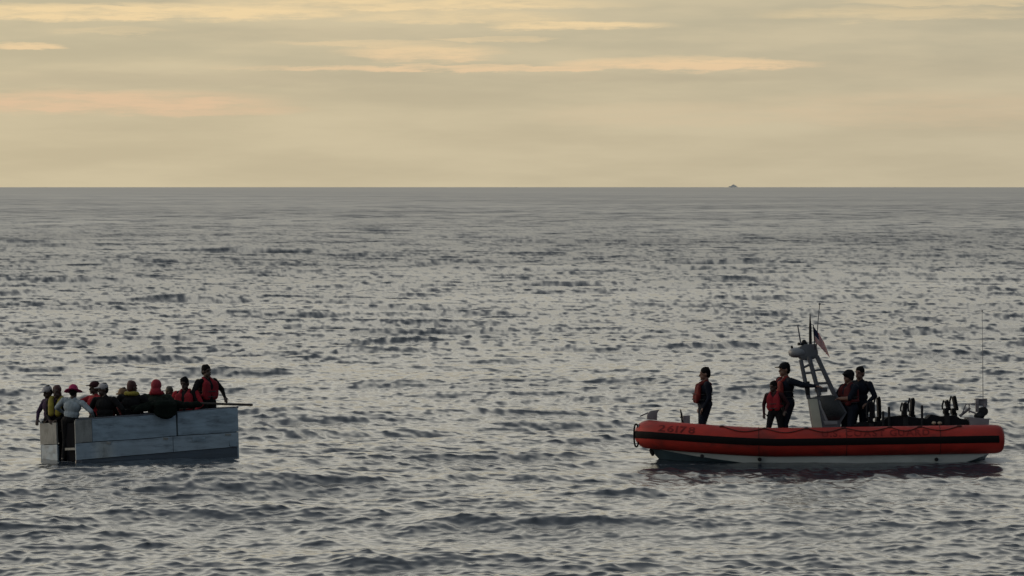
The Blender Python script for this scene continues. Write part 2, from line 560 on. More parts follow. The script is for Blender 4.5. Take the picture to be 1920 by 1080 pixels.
# near side boards, each with a tarred gap to its neighbour
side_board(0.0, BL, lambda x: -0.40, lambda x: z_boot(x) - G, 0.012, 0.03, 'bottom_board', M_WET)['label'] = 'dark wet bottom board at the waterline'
side_board(0.0, 2.36, lambda x: z_boot(x) + G, lambda x: z_mid(x) - G, 0.0, 0.03, 'side_board', M_BLUE2, proud=0.004)
side_board(2.375, BL - .002, lambda x: z_boot(x) + G, lambda x: z_mid(x) - G, 0.0, 0.03, 'side_board', M_BLUE2, proud=0.0)
side_board(0.0, 0.40, lambda x: z_mid(x) + G, lambda x: z_top(x), 0.0, 0.03, 'side_board', M_BEIGE, proud=0.006)['label'] = 'unpainted beige board at the stern end of the side'
side_board(0.412, 2.46, lambda x: z_mid(x) + G, lambda x: z_top(x), 0.0, 0.03, 'side_board', M_BLUE, proud=0.002)
side_board(2.50, BL - .002, lambda x: z_mid(x) + G, lambda x: z_top(x), 0.0, 0.03, 'side_board', M_BLUE, proud=0.010)
for (px, py, w_, h_, m) in ((310, 823, 0.12, 0.05, M_BEIGE), (203, 831, 0.10, 0.05, M_BEIGE), (372, 824, 0.32, 0.10, M_BLUE), (428, 815, 0.14, 0.035, M_BEIGE), (436, 832, 0.16, 0.12, M_BLUE)):
    q = PAN_M.inverted() @ world_pt(px, py, PAN_O.y + 0.53 * (px - 142) / 305 * 4.0)
    mb = MB(); mb.box((q.x, -0.012, q.z), (w_, 0.012, h_), Matrix.Rotation(0.04, 3, 'Y')); mb.build('patch', m, boat)
# lining behind the seams, far side, bow
mb = MB()
for (x0, x1) in ((0.02, BL - 0.02),):
    mb.hexa([(x0, 0.045, -0.4), (x1, 0.045, -0.4), (x1, 0.06, -0.4), (x0, 0.06, -0.4), (x0, 0.045, z_top(x0) - 0.02), (x1, 0.045, z_top(x1) - 0.02), (x1, 0.06, z_top(x1) - 0.02), (x0, 0.06, z_top(x0) - 0.02)])
mb.build('seam_lining', M_GAP, boat)
for (za, zb, m, nm) in ((lambda x: -0.4, lambda x: z_mid(x) - G, M_BLUE2, 'side_board'), (lambda x: z_mid(x) + G, lambda x: z_top(x) , M_BLUE, 'side_board')):
    side_board(0.0, 3.6, za, zb, BB - 0.03, 0.03, nm, m)
for i in range(len(BOW) - 1):
    (xa, ya), (xb, yb) = BOW[i], BOW[i + 1]
    d = Vector((xb - xa, yb - ya, 0)).normalized()
    nn = Vector((-d.y, d.x, 0)) * 0.03
    for (za, zb, m) in ((lambda x: -0.4, lambda x: z_mid(x) - G, M_WET if False else M_BLUE2), (lambda x: z_mid(x) + G, lambda x: z_top(x), M_BLUE)):
        mb = MB()
        p = [Vector((xa, ya, 0)), Vector((xb, yb, 0)), Vector((xb, yb, 0)) + nn, Vector((xa, ya, 0)) + nn]
        mb.hexa([(q.x, q.y, za(BL)) for q in p] + [(q.x, q.y, zb(BL)) for q in p])
        mb.build('bow_board', m, boat)
# transom: light board above a blue one on the far half, motor well with its shade painted black on the near half
WELL = 0.93
def tr_board(y0, y1, z0, z1, th, name, m, off=0.0, label=None):
    mb = MB()
    mb.hexa([(-off, y0, z0), (th, y0, z0), (th, y1, z0), (-off, y1, z0), (-off, y0, z1), (th, y0, z1), (th, y1, z1), (-off, y1, z1)])
    return mb.build(name, m, boat, label=label)
tr_board(WELL, BB, 0.42, 0.885, 0.03, 'transom_board', M_BEIGE, 0.006, 'pale worn upper board of the stern')
tr_board(WELL, BB, -0.4, 0.405, 0.03, 'transom_board', M_BLUE2, 0.0)
well = tr_board(0.035, WELL - 0.01, -0.4, 0.86, 0.25, 'motor_well', M_BLACK, -0.12, 'recess in the stern, its shade painted black')
mb = MB(); mb.box((0.02, 0.28, 0.30), (0.05, 0.50, 0.05)); mb.build('well_bar', M_BEIGE, boat)
mb = MB(); mb.box((0.07, 0.0175, 0.15), (0.13, 0.031, 1.1)); mb.build('corner_post', M_RAIL, boat)
# rails, floor, thwarts
mb = MB(); mb.tube([(0.03, 0.02, z_top(0.03) + 0.012), (2.0, 0.02, z_top(2) + 0.012), (3.96, 0.025, z_top(BL) + 0.012)], 0.022, 8); mb.build('gunwale_rail', M_RAIL, boat)
mb = MB(); mb.tube([(0.03, BB - 0.02, z_top(0.03) + 0.012), (2.0, BB - 0.02, z_top(2) + 0.012), (3.58, BB - 0.03, z_top(BL) + 0.012)] , 0.022, 8); mb.build('gunwale_rail', M_RAIL, boat)
mb = MB(); mb.tube([(x, y, z_top(BL) + 0.012) for x, y in BOW], 0.024, 8); mb.build('bow_rail', M_RAIL, boat)
mb = MB(); mb.box((1.85, BB / 2, -0.10), (3.5, BB - 0.13, 0.03)); mb.build('floor_boards', M_INNER, boat)
for x in (0.42, 1.05, 1.75, 2.45, 3.1):
    mb = MB(); mb.box((x, BB / 2, 0.70), (0.34, BB - 0.13, 0.03)); mb.build('thwart', M_INNER, boat)
mb = MB(); mb.prism([(3.42, 0.82), (4.02, 0.90), (4.02, 0.93), (3.42, 0.85)], 0.07, 1.25); mb.build('foredeck', M_INNER, boat)

# ------------------------------------------------------------------ people
SKIN = mat('skin_dark', (0.045, 0.026, 0.019), rough=0.55, var=0.1)
SKIN_M = mat('skin_mid', (0.16, 0.085, 0.06), rough=0.55, var=0.1)
HAIR = mat('hair_black', (0.006, 0.0055, 0.0055), rough=0.85, var=0.3, bump=0.6, bscale=60, spec=0.15)
SHOE = mat('shoe_black', (0.012, 0.012, 0.013), rough=0.5)
NAVY = fabric('navy', (0.006, 0.009, 0.017))
BLACK = fabric('black', (0.0065, 0.007, 0.0085))
ORANGE = mat('vest_red_orange', (0.15, 0.016, 0.014), rough=0.75, var=0.2, scale=7, bump=0.6, bscale=10, spec=0.25)
VRED = mat('vest_red', (0.22, 0.012, 0.020), rough=0.75, var=0.2, scale=7, bump=0.6, bscale=10, spec=0.25)
YELLOW = mat('vest_yellow', (0.26, 0.22, 0.04), rough=0.75, var=0.15, scale=7, bump=0.5, bscale=10, spec=0.25)
STRAP = mat('vest_strap', (0.02, 0.02, 0.02), rough=0.7)

def ik(a, b, l1, l2, pole):
    """middle joint of a two-bone limb from a towards b, bent towards pole; returns joint and reached end"""
    d = b - a
    L = min(d.length, (l1 + l2) * 0.995)
    d.normalize()
    b = a + d * L
    x = (l1 * l1 - l2 * l2 + L * L) / (2 * L)
    hgt = math.sqrt(max(l1 * l1 - x * x, 0))
    p = pole - d * pole.dot(d)
    p = p.normalized() if p.length > 1e-5 else Vector((0, 0, 1))
    return a + d * x + p * hgt, b

def person(label, pelvis, s, face, up=(0, 0, 1), head_face=None, head_tilt=(0, 0), wrists=None, ankles=None, group=None,
           skin=SKIN, shirt=NAVY, trousers=NAVY, sleeve=None, forearm=None, shoe=SHOE, vest=None, vest_mat=ORANGE, hat=None, hat_mat=None, hair=HAIR, elbow_out=(0.5, -0.6, -0.4),
           knees_fwd=1.0, build=1.0, base=None, category='person', hair_style='short', curl=0.5, low=None, knuckle=1.0):
    """pelvis: world point; face: xy heading; wrists/ankles: (side, forward, up) offsets in body axes; right first"""
    S = s / 1.75
    pelvis = Vector(pelvis)
    u = Vector(up).normalized()
    f = Vector((face[0], face[1], 0)).normalized()
    f = (f - u * f.dot(u)).normalized()
    l = u.cross(f).normalized()                    # towards the figure's left
    fz = Vector((face[0], face[1], 0)).normalized()
    lz = Vector((0, 0, 1)).cross(fz)
    def B(a, b, c): return pelvis + (l * a + f * b + u * c) * S
    root = Vector(base) if base is not None else pelvis.copy()
    sleeve = sleeve or shirt
    prims = []                                     # (kind, data, material key)
    hsc = [1.0]
    def cap(a, ra, b, rb, key): prims.append(('c', a, ra * S * hsc[0], b, rb * S * hsc[0], key))
    def ell(c, r, axes, key, p=1.0): prims.append(('e', c, tuple(q * S * hsc[0] for q in r), axes, key, p))
    BA = Matrix((l, f, u)).transposed()            # columns: left, forward, up
    w = build
    lw = 0.55 + 0.45 * w
    ell(B(0, 0.0, 0.03), (0.165 * w, 0.125 * w, 0.13), BA, 'low')
    ell(B(0, 0.005, 0.17), (0.150 * w, 0.115 * w, 0.14), BA, 'shirt')
    ell(B(0, 0.012, 0.34), (0.172 * w, 0.128 * w, 0.17), BA, 'shirt')
    cap(B(0.12 * w, 0, 0.465), 0.070, B(-0.12 * w, 0, 0.465), 0.070, 'shirt')
    cap(B(0.05, -0.01, 0.50), 0.066, B(-0.05, -0.01, 0.50), 0.066, 'shirt')
    neck0 = B(0, -0.01, 0.50)
    # head
    hf = Vector((head_face[0], head_face[1], 0)).normalized() if head_face else fz
    hu = (Vector((0, 0, 1)) * 0.6 + u * 0.4).normalized()
    hf = (hf * math.cos(head_tilt[0]) - Vector((0, 0, 1)) * math.sin(head_tilt[0])).normalized()
    hu = (hu - hf * hu.dot(hf)).normalized()
    hl = hu.cross(hf)
    hu = (hu * math.cos(head_tilt[1]) + hl * math.sin(head_tilt[1])).normalized(); hl = hu.cross(hf)
    HC = neck0 + (u * 0.09 + hu * 0.10 + hf * 0.025) * S
    HA = Matrix((hl, hf, hu)).transposed()
    HS = S * 1.12
    def Hh(a, b, c): return HC + (hl * a + hf * b + hu * c) * HS
    hsc[0] = 1.12
    cap(neck0, 0.058, Hh(0, -0.02, -0.05), 0.052, 'skin')
    ell(Hh(0, -0.008, 0.02), (0.076, 0.096, 0.098), HA, 'skin')
    ell(Hh(0, 0.028, -0.055), (0.058, 0.064, 0.062), HA, 'skin')
    cap(Hh(0, 0.082, 0.008), 0.012, Hh(0, 0.104, -0.028), 0.017, 'skin')                # nose
    cap(Hh(0.028, 0.086, -0.062), 0.011, Hh(-0.028, 0.086, -0.062), 0.011, 'skin')      # mouth
    cap(Hh(0.045, 0.078, 0.032), 0.012, Hh(-0.045, 0.078, 0.032), 0.012, 'skin')        # brow
    ell(Hh(0, 0.075, -0.098), (0.026, 0.022, 0.02), HA, 'skin')                         # chin
    for sd in (1, -1):
        ell(Hh(sd * 0.079, -0.012, -0.01), (0.012, 0.022, 0.034), HA, 'skin')           # ears
    hsc[0] = 1.0
    # arms
    wr = wrists or [(-0.10, 0.06, -0.50), (0.10, 0.06, -0.50)]
    for i, sd in enumerate((-1, 1)):
        sh = B(sd * 0.185 * w, 0, 0.455)
        eo = elbow_out
        target = sh + (l * wr[i][0] + f * wr[i][1] + u * wr[i][2]) * S
        pole = l * sd * eo[0] + f * eo[1] + u * eo[2]
        el_, wrp = ik(sh, target, 0.29 * S, 0.255 * S, pole)
        cap(sh, 0.066 * lw, el_, 0.050 * lw, 'sleeve')
        cap(el_, 0.047 * lw, wrp, 0.034, 'forearm')
        fd = (wrp - el_).normalized()
        sdv = fd.cross(u) if abs(fd.dot(u)) < 0.9 else f.copy()
        sdv.normalize()
        pn = fd.cross(sdv).normalized()
        # palm, four fingers, thumb
        pc = wrp + fd * 0.045 * S
        ell(pc, (0.040, 0.016, 0.050), Matrix((sdv, pn, fd)).transposed(), 'skin', 0.7)
        for k, ln in enumerate((0.068, 0.078, 0.074, 0.058)):
            a = wrp + (fd * 0.085 + sdv * (-0.033 + 0.022 * k)) * S
            bend = (fd + pn * curl * 0.6).normalized()
            b_ = a + bend * ln * 0.55 * S
            bend2 = (fd * 0.7 + pn * curl * 1.5).normalized()
            cap(a, 0.0105, b_, 0.0100, 'skin')
            cap(b_, 0.0100, b_ + bend2 * ln * 0.5 * S, 0.0090, 'skin')
        t0 = wrp + (fd * 0.025 - sdv * 0.034) * S
        t1 = t0 + (fd * 0.6 - sdv * 0.7 + pn * 0.4).normalized() * 0.042 * S
        cap(t0, 0.013, t1, 0.0115, 'skin')
        cap(t1, 0.0115, t1 + (fd * 0.85 - sdv * 0.2 + pn * 0.5).normalized() * 0.032 * S, 0.0095, 'skin')
    # legs
    an = ankles or [(-0.02, 0.0, -0.84), (0.02, 0.0, -0.84)]
    lowest = 1e9
    for i, sd in enumerate((-1, 1)):
        hip = pelvis + (l * sd * 0.09 * w - u * 0.02) * S
        target = hip + (lz * an[i][0] + fz * an[i][1] + Vector((0, 0, an[i][2]))) * S
        kn, ak = ik(hip, target, 0.43 * S, 0.42 * S, fz * knees_fwd + lz * sd * 0.15)
        cap(hip, 0.100 * w, kn, 0.068 * lw, 'low')
        cap(kn, 0.068 * lw, ak, 0.054 * lw, 'trousers')
        cap(ak + Vector((0, 0, -0.035)) * S - fz * 0.03 * S, 0.042, ak + (fz * 0.15 + Vector((0, 0, -0.055)) + lz * sd * 0.02) * S, 0.033, 'shoe')
        lowest = min(lowest, ak.z - 0.085 * S)
    if base is None:
        root = Vector((pelvis.x, pelvis.y, min(lowest, pelvis.z - 0.1)))
    mb = MB()
    for p in prims:
        if p[0] == 'c':
            mb.capsule(p[1] - root, p[2], p[3] - root, p[4], 10)
        else:
            mb.ell(p[1] - root, p[2], p[3], 14, 9, p[5])
    me = fuse(mb, 0.0098, 2, 0.55)
    # each face takes the material of the limb it belongs to
    keys = ['skin', 'shirt', 'sleeve', 'forearm', 'low', 'trousers', 'shoe']
    mats = [skin, shirt, sleeve, forearm or sleeve, low or trousers, trousers, shoe]
    me.materials.clear()
    for m in mats:
        me.materials.append(m)
    n = len(me.polygons)
    cen = np.zeros(n * 3, dtype=np.float32); me.polygons.foreach_get('center', cen); cen = cen.reshape(-1, 3)
    best = np.full(n, 1e9); who = np.zeros(n, dtype=np.int32)
    for p in prims:
        if p[0] == 'c':
            a, b_ = np.array(p[1] - root), np.array(p[3] - root)
            d = b_ - a
            t = np.clip(((cen - a) @ d) / max(d @ d, 1e-9), 0, 1)
            dist = np.linalg.norm(cen - (a + t[:, None] * d), axis=1) - (p[2] + (p[4] - p[2]) * t)
            key = p[5]
        else:
            ax = np.array(p[3]); q = ((cen - np.array(p[1] - root)) @ ax) / np.array(p[2])
            dist = (np.linalg.norm(q, axis=1) - 1) * min(p[2])
            key = p[4]
        sel = dist < best
        best[sel] = dist[sel]; who[sel] = keys.index(key)
    me.polygons.foreach_set('material_index', who)
    ro = empty('person', root)
    tag(ro, label, category, group)
    link_mesh('body', me, None, ro)
    def piece(name, fn, m, vox=0.012, sm=3, label=None, dec=0.5):
        mb = MB(); fn(mb)
        mb.v = [tuple(Vector(v) - root) for v in mb.v]
        return link_mesh(name, fuse(mb, vox, sm, dec), m, ro, label)
    sc = lambda *r: tuple(q * HS for q in r)
    # hair
    if hair is not None:
        def hr(mb):
            mb.ell(Hh(0, -0.020, 0.044), sc(0.088, 0.102, 0.096), HA)
            mb.ell(Hh(0, -0.055, -0.01), sc(0.074, 0.066, 0.085), HA)
            if hair_style == 'long':
                mb.ell(Hh(0, -0.07, -0.09), sc(0.085, 0.055, 0.14), HA)
                mb.ell(Hh(0, -0.02, 0.05), sc(0.09, 0.10, 0.095), HA)
            for k in range(14):
                a_ = k * 2.4; e_ = 0.3 + 0.9 * ((k * 0.37) % 1)
                mb.ell(Hh(0.075 * math.cos(a_) * math.cos(e_), -0.025 + 0.085 * math.sin(a_) * math.cos(e_), 0.05 + 0.088 * math.sin(e_)), sc(0.022, 0.022, 0.014), HA, 8, 5)
        piece('hair', hr, hair)
    # headgear
    if hat == 'cap':
        def hc(mb):
            mb.ell(Hh(0, -0.012, 0.055), sc(0.092, 0.112, 0.085), HA)
            mb.ell(Hh(0, 0.125, 0.052), sc(0.068, 0.075, 0.011), HA)
        piece('cap', hc, hat_mat)
    elif hat == 'brim':
        def hc(mb):
            mb.ell(Hh(0, -0.01, 0.075), sc(0.098, 0.112, 0.095), HA)
            for k in range(18):
                a_ = k / 18 * 2 * math.pi
                rr = 0.15
                mb.ell(Hh(rr * math.cos(a_) * 0.95, -0.01 + rr * math.sin(a_), 0.022 - 0.015 * math.cos(2 * a_ + 0.5)), sc(0.062, 0.062, 0.012), HA, 10, 6)
        piece('sun_hat', hc, hat_mat)
    elif hat == 'hood':
        def hc(mb):
            mb.ell(Hh(0, -0.035, 0.03), sc(0.108, 0.115, 0.125), HA)
            mb.ell(Hh(0, -0.06, -0.08), sc(0.12, 0.09, 0.09), HA)
        piece('hood', hc, hat_mat)
    elif hat == 'helmet':
        def hc(mb):
            mb.ell(Hh(0, -0.012, 0.045), sc(0.104, 0.122, 0.10), HA)
            mb.ell(Hh(0.09, -0.01, -0.02), sc(0.022, 0.045, 0.05), HA)
            mb.ell(Hh(-0.09, -0.01, -0.02), sc(0.022, 0.045, 0.05), HA)
            mb.ell(Hh(0, 0.09, 0.05), sc(0.08, 0.05, 0.018), HA)
        piece('helmet', hc, hat_mat)
    sc = lambda *r: tuple(q * S for q in r)
    # life vests
    if vest == 'full':
        def vs(mb):
            mb.ell(B(0.085 * w, 0.125, 0.26), sc(0.085 * w, 0.062, 0.215), BA, p=0.62)
            mb.ell(B(-0.085 * w, 0.125, 0.26), sc(0.085 * w, 0.062, 0.215), BA, p=0.62)
            mb.ell(B(0, -0.105, 0.28), sc(0.155 * w, 0.05, 0.20), BA, p=0.6)
            for sd in (1, -1):
                mb.capsule(B(sd * 0.10, 0.11, 0.45), 0.045 * S, B(sd * 0.10, -0.10, 0.46), 0.040 * S)
                mb.capsule(B(sd * 0.10, 0.0, 0.54), 0.036 * S, B(sd * 0.10, 0.10, 0.46), 0.045 * S)
                mb.capsule(B(sd * 0.165 * w, 0.10, 0.16), 0.035 * S, B(sd * 0.165 * w, -0.08, 0.16), 0.035 * S)
        v = piece('life_vest', vs, vest_mat)
        mb = MB()
        for hz in (0.12, 0.24):
            pts = [B(0.185 * w * math.cos(a), 0.022 + 0.178 * math.sin(a), hz) - root for a in [k / 20 * 2 * math.pi for k in range(21)]]
            mb.tube(pts, 0.011 * S, 6)
        st = mb.build('strap', STRAP, v)
    elif vest == 'front':
        def vs(mb):
            for sd in (1, -1):
                mb.ell(B(sd * 0.085 * w, 0.120 * w, 0.27), sc(0.088 * w, 0.052, 0.20), BA, p=0.8)
                mb.ell(B(sd * 0.085 * w, 0.150 * w, 0.15), sc(0.085 * w, 0.050, 0.12), BA, p=0.85)
                mb.capsule(B(sd * 0.10, 0.10, 0.46), 0.046 * S, B(sd * 0.10, 0.0, 0.535), 0.036 * S)
                mb.capsule(B(sd * 0.10, 0.0, 0.535), 0.036 * S, B(sd * 0.09, -0.10, 0.46), 0.034 * S)
        v = piece('life_vest', vs, vest_mat)
        mb = MB()
        for hz in (0.12, 0.24):
            mb.tube([B(0.160 * w * math.cos(a), 0.045 * w + 0.165 * w * math.sin(a), hz) - root for a in [k / 20 * 2 * math.pi for k in range(21)]], 0.011 * S, 6)
        mb.build('strap', STRAP, v)
    elif vest == 'collar':
        def vs(mb):
            pts = [(0.0, -0.10, 0.555), (0.085, -0.075, 0.555), (0.12, 0.0, 0.545), (0.11, 0.09, 0.49), (0.09, 0.14, 0.38), (0.08, 0.145, 0.22)]
            for sd in (1, -1):
                for k in range(len(pts) - 1):
                    mb.capsule(B(sd * pts[k][0], pts[k][1], pts[k][2]), (0.046 + 0.006 * k) * S, B(sd * pts[k + 1][0], pts[k + 1][1], pts[k + 1][2]), (0.046 + 0.006 * (k + 1)) * S)
        v = piece('life_vest', vs, vest_mat)
        mb = MB()
        mb.tube([B(0.175 * w * math.cos(a), 0.005 + 0.142 * math.sin(a), 0.2) - root for a in [k / 20 * 2 * math.pi for k in range(21)]], 0.012 * S, 6)
        mb.build('strap', STRAP, v)
    return ro, B, Hh

def pan_pt(px, py, yl):
    """point seen at px, py on the line yl metres from the wooden boat's near side"""
    c, s_ = math.cos(R(32)), math.sin(R(32))
    k = (px - 960) / FPX
    xl = (k * (PAN_O.y + c * yl) - PAN_O.x + s_ * yl) / (c - k * s_)
    return world_pt(px, py, PAN_O.y + s_ * xl + c * yl)

STAND = [(-0.02, -0.06, -0.84), (0.02, -0.10, -0.835)]
SEATED = [(-0.05, 0.36, -0.46), (0.05, 0.36, -0.46)]
GP = 'people crowded in the wooden boat'
PURPLE = fabric('purple', (0.04, 0.022, 0.05)); MAROON = fabric('maroon', (0.075, 0.014, 0.018)); PALE = fabric('pale_blue', (0.27, 0.32, 0.36)); RED = fabric('red', (0.25, 0.018, 0.026))
PINK = mat('hat_magenta', (0.34, 0.012, 0.09), rough=0.8, var=0.15, bump=0.4); GREYCAP = mat('cap_pale_grey', (0.34, 0.33, 0.34), rough=0.8, var=0.2)
GREEN = fabric('bottle_green', (0.014, 0.022, 0.016)); TAN = mat('hat_tan', (0.20, 0.12, 0.06), rough=0.8, var=0.2); AUBURN = mat('hair_auburn', (0.055, 0.013, 0.011), rough=0.6, var=0.3, bump=0.5, bscale=60)
OLIVE = fabric('olive', (0.045, 0.042, 0.022)); REDHAT = mat('hood_red', (0.26, 0.014, 0.028), rough=0.8, var=0.2, bump=0.4)
bow_dir = (math.cos(R(32)), math.sin(R(32)))

person('person in purple with pale cap, elbow out over the square stern', pan_pt(92, 790, 1.62), 1.66, (-0.75, -0.65), up=(-0.02, 0.05, 1), ankles=STAND, group=GP, shirt=PURPLE, trousers=BLACK, hat='cap', hat_mat=GREYCAP,
       wrists=[(0.02, 0.22, -0.42), (-0.10, 0.10, -0.42)], elbow_out=(1.0, 0.0, -0.5), head_tilt=(0.35, 0), build=1.06)
person('person with auburn hair and yellow life vest near the stern', pan_pt(106, 793, 1.44), 1.72, (-0.25, -1), ankles=STAND, group=GP, shirt=BLACK, trousers=BLACK, vest='collar', vest_mat=YELLOW, hair=AUBURN, hair_style='long',
       wrists=[(0.12, 0.25, -0.38), (-0.12, 0.25, -0.38)], skin=SKIN, build=1.06)
person('person in pale blue shirt and magenta sun hat at the stern', pan_pt(132, 790, 0.72), 1.64, (0.35, 1), up=(0.10, -0.05, 1), ankles=STAND, group=GP, shirt=PALE, trousers=BLACK, low=BLACK, hat='brim', hat_mat=PINK, hair=HAIR,
       wrists=[(-0.22, 0.22, -0.30), (0.12, 0.30, -0.32)], elbow_out=(1.0, -0.2, -0.5), head_tilt=(0.25, 0.15), build=1.3)
person('person in red jacket stretching an arm towards the magenta hat', pan_pt(180, 786, 1.15), 1.74, (-0.8, -0.6), up=(-0.06, 0, 1), ankles=STAND, group=GP, shirt=RED, trousers=BLACK, hair=HAIR,
       wrists=[(-0.08, 0.50, 0.02), (-0.05, 0.18, -0.42)], elbow_out=(0.2, 0, -0.6), hat='cap', hat_mat=fabric('dark_red', (0.035, 0.012, 0.015)), build=1.3)
person('person in black jacket and pale grey cap beside red jacket', pan_pt(196, 788, 0.42), 1.70, (0.5, 0.85), up=(-0.02, 0.05, 1), head_face=(-0.8, -0.5), ankles=SEATED, group=GP, shirt=BLACK, trousers=BLACK, hat='cap', hat_mat=GREYCAP,
       wrists=[(-0.14, 0.20, -0.40), (0.14, 0.22, -0.40)], elbow_out=(0.9, -0.1, -0.5), build=1.38, head_tilt=(0.1, 0))
person('person in maroon with tan hat half hidden behind yellow collar', pan_pt(231, 792, 1.25), 1.62, (-0.6, -0.8), ankles=SEATED, group=GP, shirt=MAROON, trousers=BLACK, hat='cap', hat_mat=TAN, head_tilt=(0.3, 0.1),
       wrists=[(-0.05, 0.20, -0.44), (0.0, 0.25, -0.40)], build=1.2)
person('person with yellow collar life vest seen from behind amidships', pan_pt(246, 785, 0.42), 1.74, (0.25, 1), up=(0, 0, 1), ankles=SEATED, group=GP, shirt=BLACK, trousers=BLACK, vest='collar', vest_mat=YELLOW, hair=AUBURN, head_face=(0.7, 0.6), build=1.42,
       wrists=[(-0.12, 0.22, -0.40), (0.12, 0.22, -0.40)], elbow_out=(0.9, -0.1, -0.5))
person('person in red hood and dark green jacket behind the hanging tarp', pan_pt(293, 783, 0.45), 1.72, (0.3, 1), ankles=SEATED, group=GP, shirt=GREEN, trousers=BLACK, hat='hood', hat_mat=REDHAT, vest='collar', vest_mat=VRED, hair=None, build=1.5,
       wrists=[(-0.14, 0.22, -0.40), (0.14, 0.22, -0.40)], elbow_out=(1, -0.1, -0.5))
person('small figure in olive low between two red life vests', pan_pt(316, 788, 1.20), 1.58, (0.4, -0.8), ankles=SEATED, group=GP, shirt=OLIVE, trousers=BLACK, head_tilt=(0.3, 0), hair=mat('hair_olive', (0.03, 0.025, 0.012)), build=1.25)
person('person in puffy red life vest sitting beside the standing one', pan_pt(350, 776, 0.75), 1.72, (-0.35, -0.9), up=(-0.05, 0, 1), ankles=SEATED, group=GP, shirt=BLACK, trousers=BLACK, vest='full', vest_mat=VRED, head_tilt=(0.2, -0.1), build=1.35,
       wrists=[(-0.10, 0.25, -0.36), (0.10, 0.25, -0.36)], sleeve=RED)
person('person standing tallest near the bow in black with red life vest', pan_pt(387, 754, 0.70), 1.74, (0.75, -0.66), up=(-0.02, 0, 1), group=GP, shirt=BLACK, trousers=BLACK, vest='full', vest_mat=VRED, build=1.36,
       wrists=[(-0.16, 0.12, -0.46), (0.12, 0.20, -0.36)], elbow_out=(1.0, -0.3, -0.4))

# dark tarp slung over the near gunwale
def tarp():
    c0 = pan_pt(309, 772, -0.02)
    base = pan_pt(309, 787, 0.0)
    rot = Matrix.Rotation(R(32), 3, 'Z')
    mb = MB()
    rt = random.Random(4)
    mb.ell(c0 + rot @ Vector((0.0, -0.01, 0.02)) - base, (0.30, 0.06, 0.17), rot)
    mb.ell(c0 + rot @ Vector((0.02, -0.01, -0.04)) - base, (0.22, 0.06, 0.13), rot)
    mb.ell(c0 + rot @ Vector((0.0, 0.06, 0.15)) - base, (0.33, 0.11, 0.10), rot)
    for k in range(46):                                   # heaped folds along the gunwale
        t = k / 45
        a_ = -0.62 + 1.45 * t
        hgt = 0.02 + 0.15 * math.exp(-((a_ + 0.02) / 0.40) ** 2) + 0.06 * rt.random()
        mb.ell(c0 + rot @ Vector((a_, 0.10 + 0.16 * rt.random(), 0.05 + 0.045 * a_ + hgt * 0.55)) - base, (0.10 + 0.06 * rt.random(), 0.05 + 0.04 * rt.random(), 0.04 + hgt * 0.4),
               rot @ Matrix.Rotation(rt.uniform(-0.6, 0.6), 3, 'Y') @ Matrix.Rotation(rt.uniform(-0.7, 0.7), 3, 'Z'))
    for k in range(9):                                    # folds of the hanging part
        a_ = -0.24 + 0.06 * k
        mb.capsule(c0 + rot @ Vector((a_, -0.03, 0.14)) - base, 0.035, c0 + rot @ Vector((a_ * 0.85, -0.055, -0.12 + 0.9 * a_ * a_)) - base, 0.03, 8)
    me = fuse(mb, 0.013, 4, 0.6)
    t = link_mesh('tarp', me, mat('tarp_green', (0.007, 0.011, 0.0085), rough=0.9, var=0.3, scale=5, bump=1.0, bscale=6, spec=0.08))
    t.location = base
    tag(t, 'dark green tarp slung over the near side of the wooden boat', 'tarp')
tarp()
def pole():
    a, b = pan_pt(392, 757, 0.40), pan_pt(473, 759.5, 0.45)
    d = b - a
    mb = MB(); mb.tube([d * -0.25, d * 0.4, d * 0.99, d], [0.026, 0.026, 0.028, 0.02], 8)
    o = mb.build('pole', mat('pole_wood', (0.05, 0.04, 0.032), rough=0.7, var=0.2))
    o.location = a
    tag(o, 'dark wooden pole sticking out past the bow of the wooden boat', 'pole')
pole()
# ------------------------------------------------------------------ orange rigid inflatable
def RL(px, py, yl=0.0):
    """inflatable's own coordinates of the point seen at px, py, yl metres beyond its centre line"""
    return RIB_I @ world_pt(px, py, RIB_O.y + yl)

M_TUBE = mat('tube_orange', (0.345, 0.026, 0.018), rough=0.6, var=0.2, scale=2.2, bump=0.25, bscale=3, spec=0.3, dirt=(0.13, 0.022, 0.018), dirt_amt=0.75, dirt_scale=2.6, stretch=(0.7, 1, 1.6))
M_RUB = mat('rub_strake_black', (0.007, 0.0055, 0.006), rough=0.8, var=0.25, spec=0.12)
M_WHITE = mat('hull_white', (0.50, 0.55, 0.56), rough=0.4, var=0.08, scale=2, dirt=(0.25, 0.30, 0.31), dirt_amt=0.5, dirt_scale=2.5, stretch=(0.4, 1, 1.5))
M_BOTTOM = mat('hull_bottom_shaded_teal', (0.05, 0.085, 0.11), rough=0.4, var=0.2, scale=3)  # bottom paint, colour darkened for the shade on its downward faces
M_DECK = mat('deck_grey', (0.10, 0.105, 0.11), rough=0.8, var=0.15)
M_GREY = mat('fitting_grey', (0.16, 0.15, 0.165), rough=0.5, var=0.15)
M_LGREY = mat('radome_grey', (0.17, 0.18, 0.20), rough=0.45, var=0.1)
M_ALU = mat('mast_paint', (0.075, 0.083, 0.10), rough=0.6, var=0.2, scale=6)
M_DARK = mat('dark_metal', (0.014, 0.015, 0.018), rough=0.65, var=0.2, spec=0.2)
M_CREAM = mat('console_cream', (0.36, 0.37, 0.31), rough=0.45, var=0.08)
M_GLASS = mat('console_screen_dark', (0.008, 0.010, 0.012), rough=0.25, var=0.1)
M_SEAT = mat('seat_black', (0.006, 0.0065, 0.009), rough=0.75, var=0.25, bump=0.4, spec=0.15)
M_ROPE = mat('rope_dark_red', (0.07, 0.012, 0.010), rough=0.9, var=0.3)
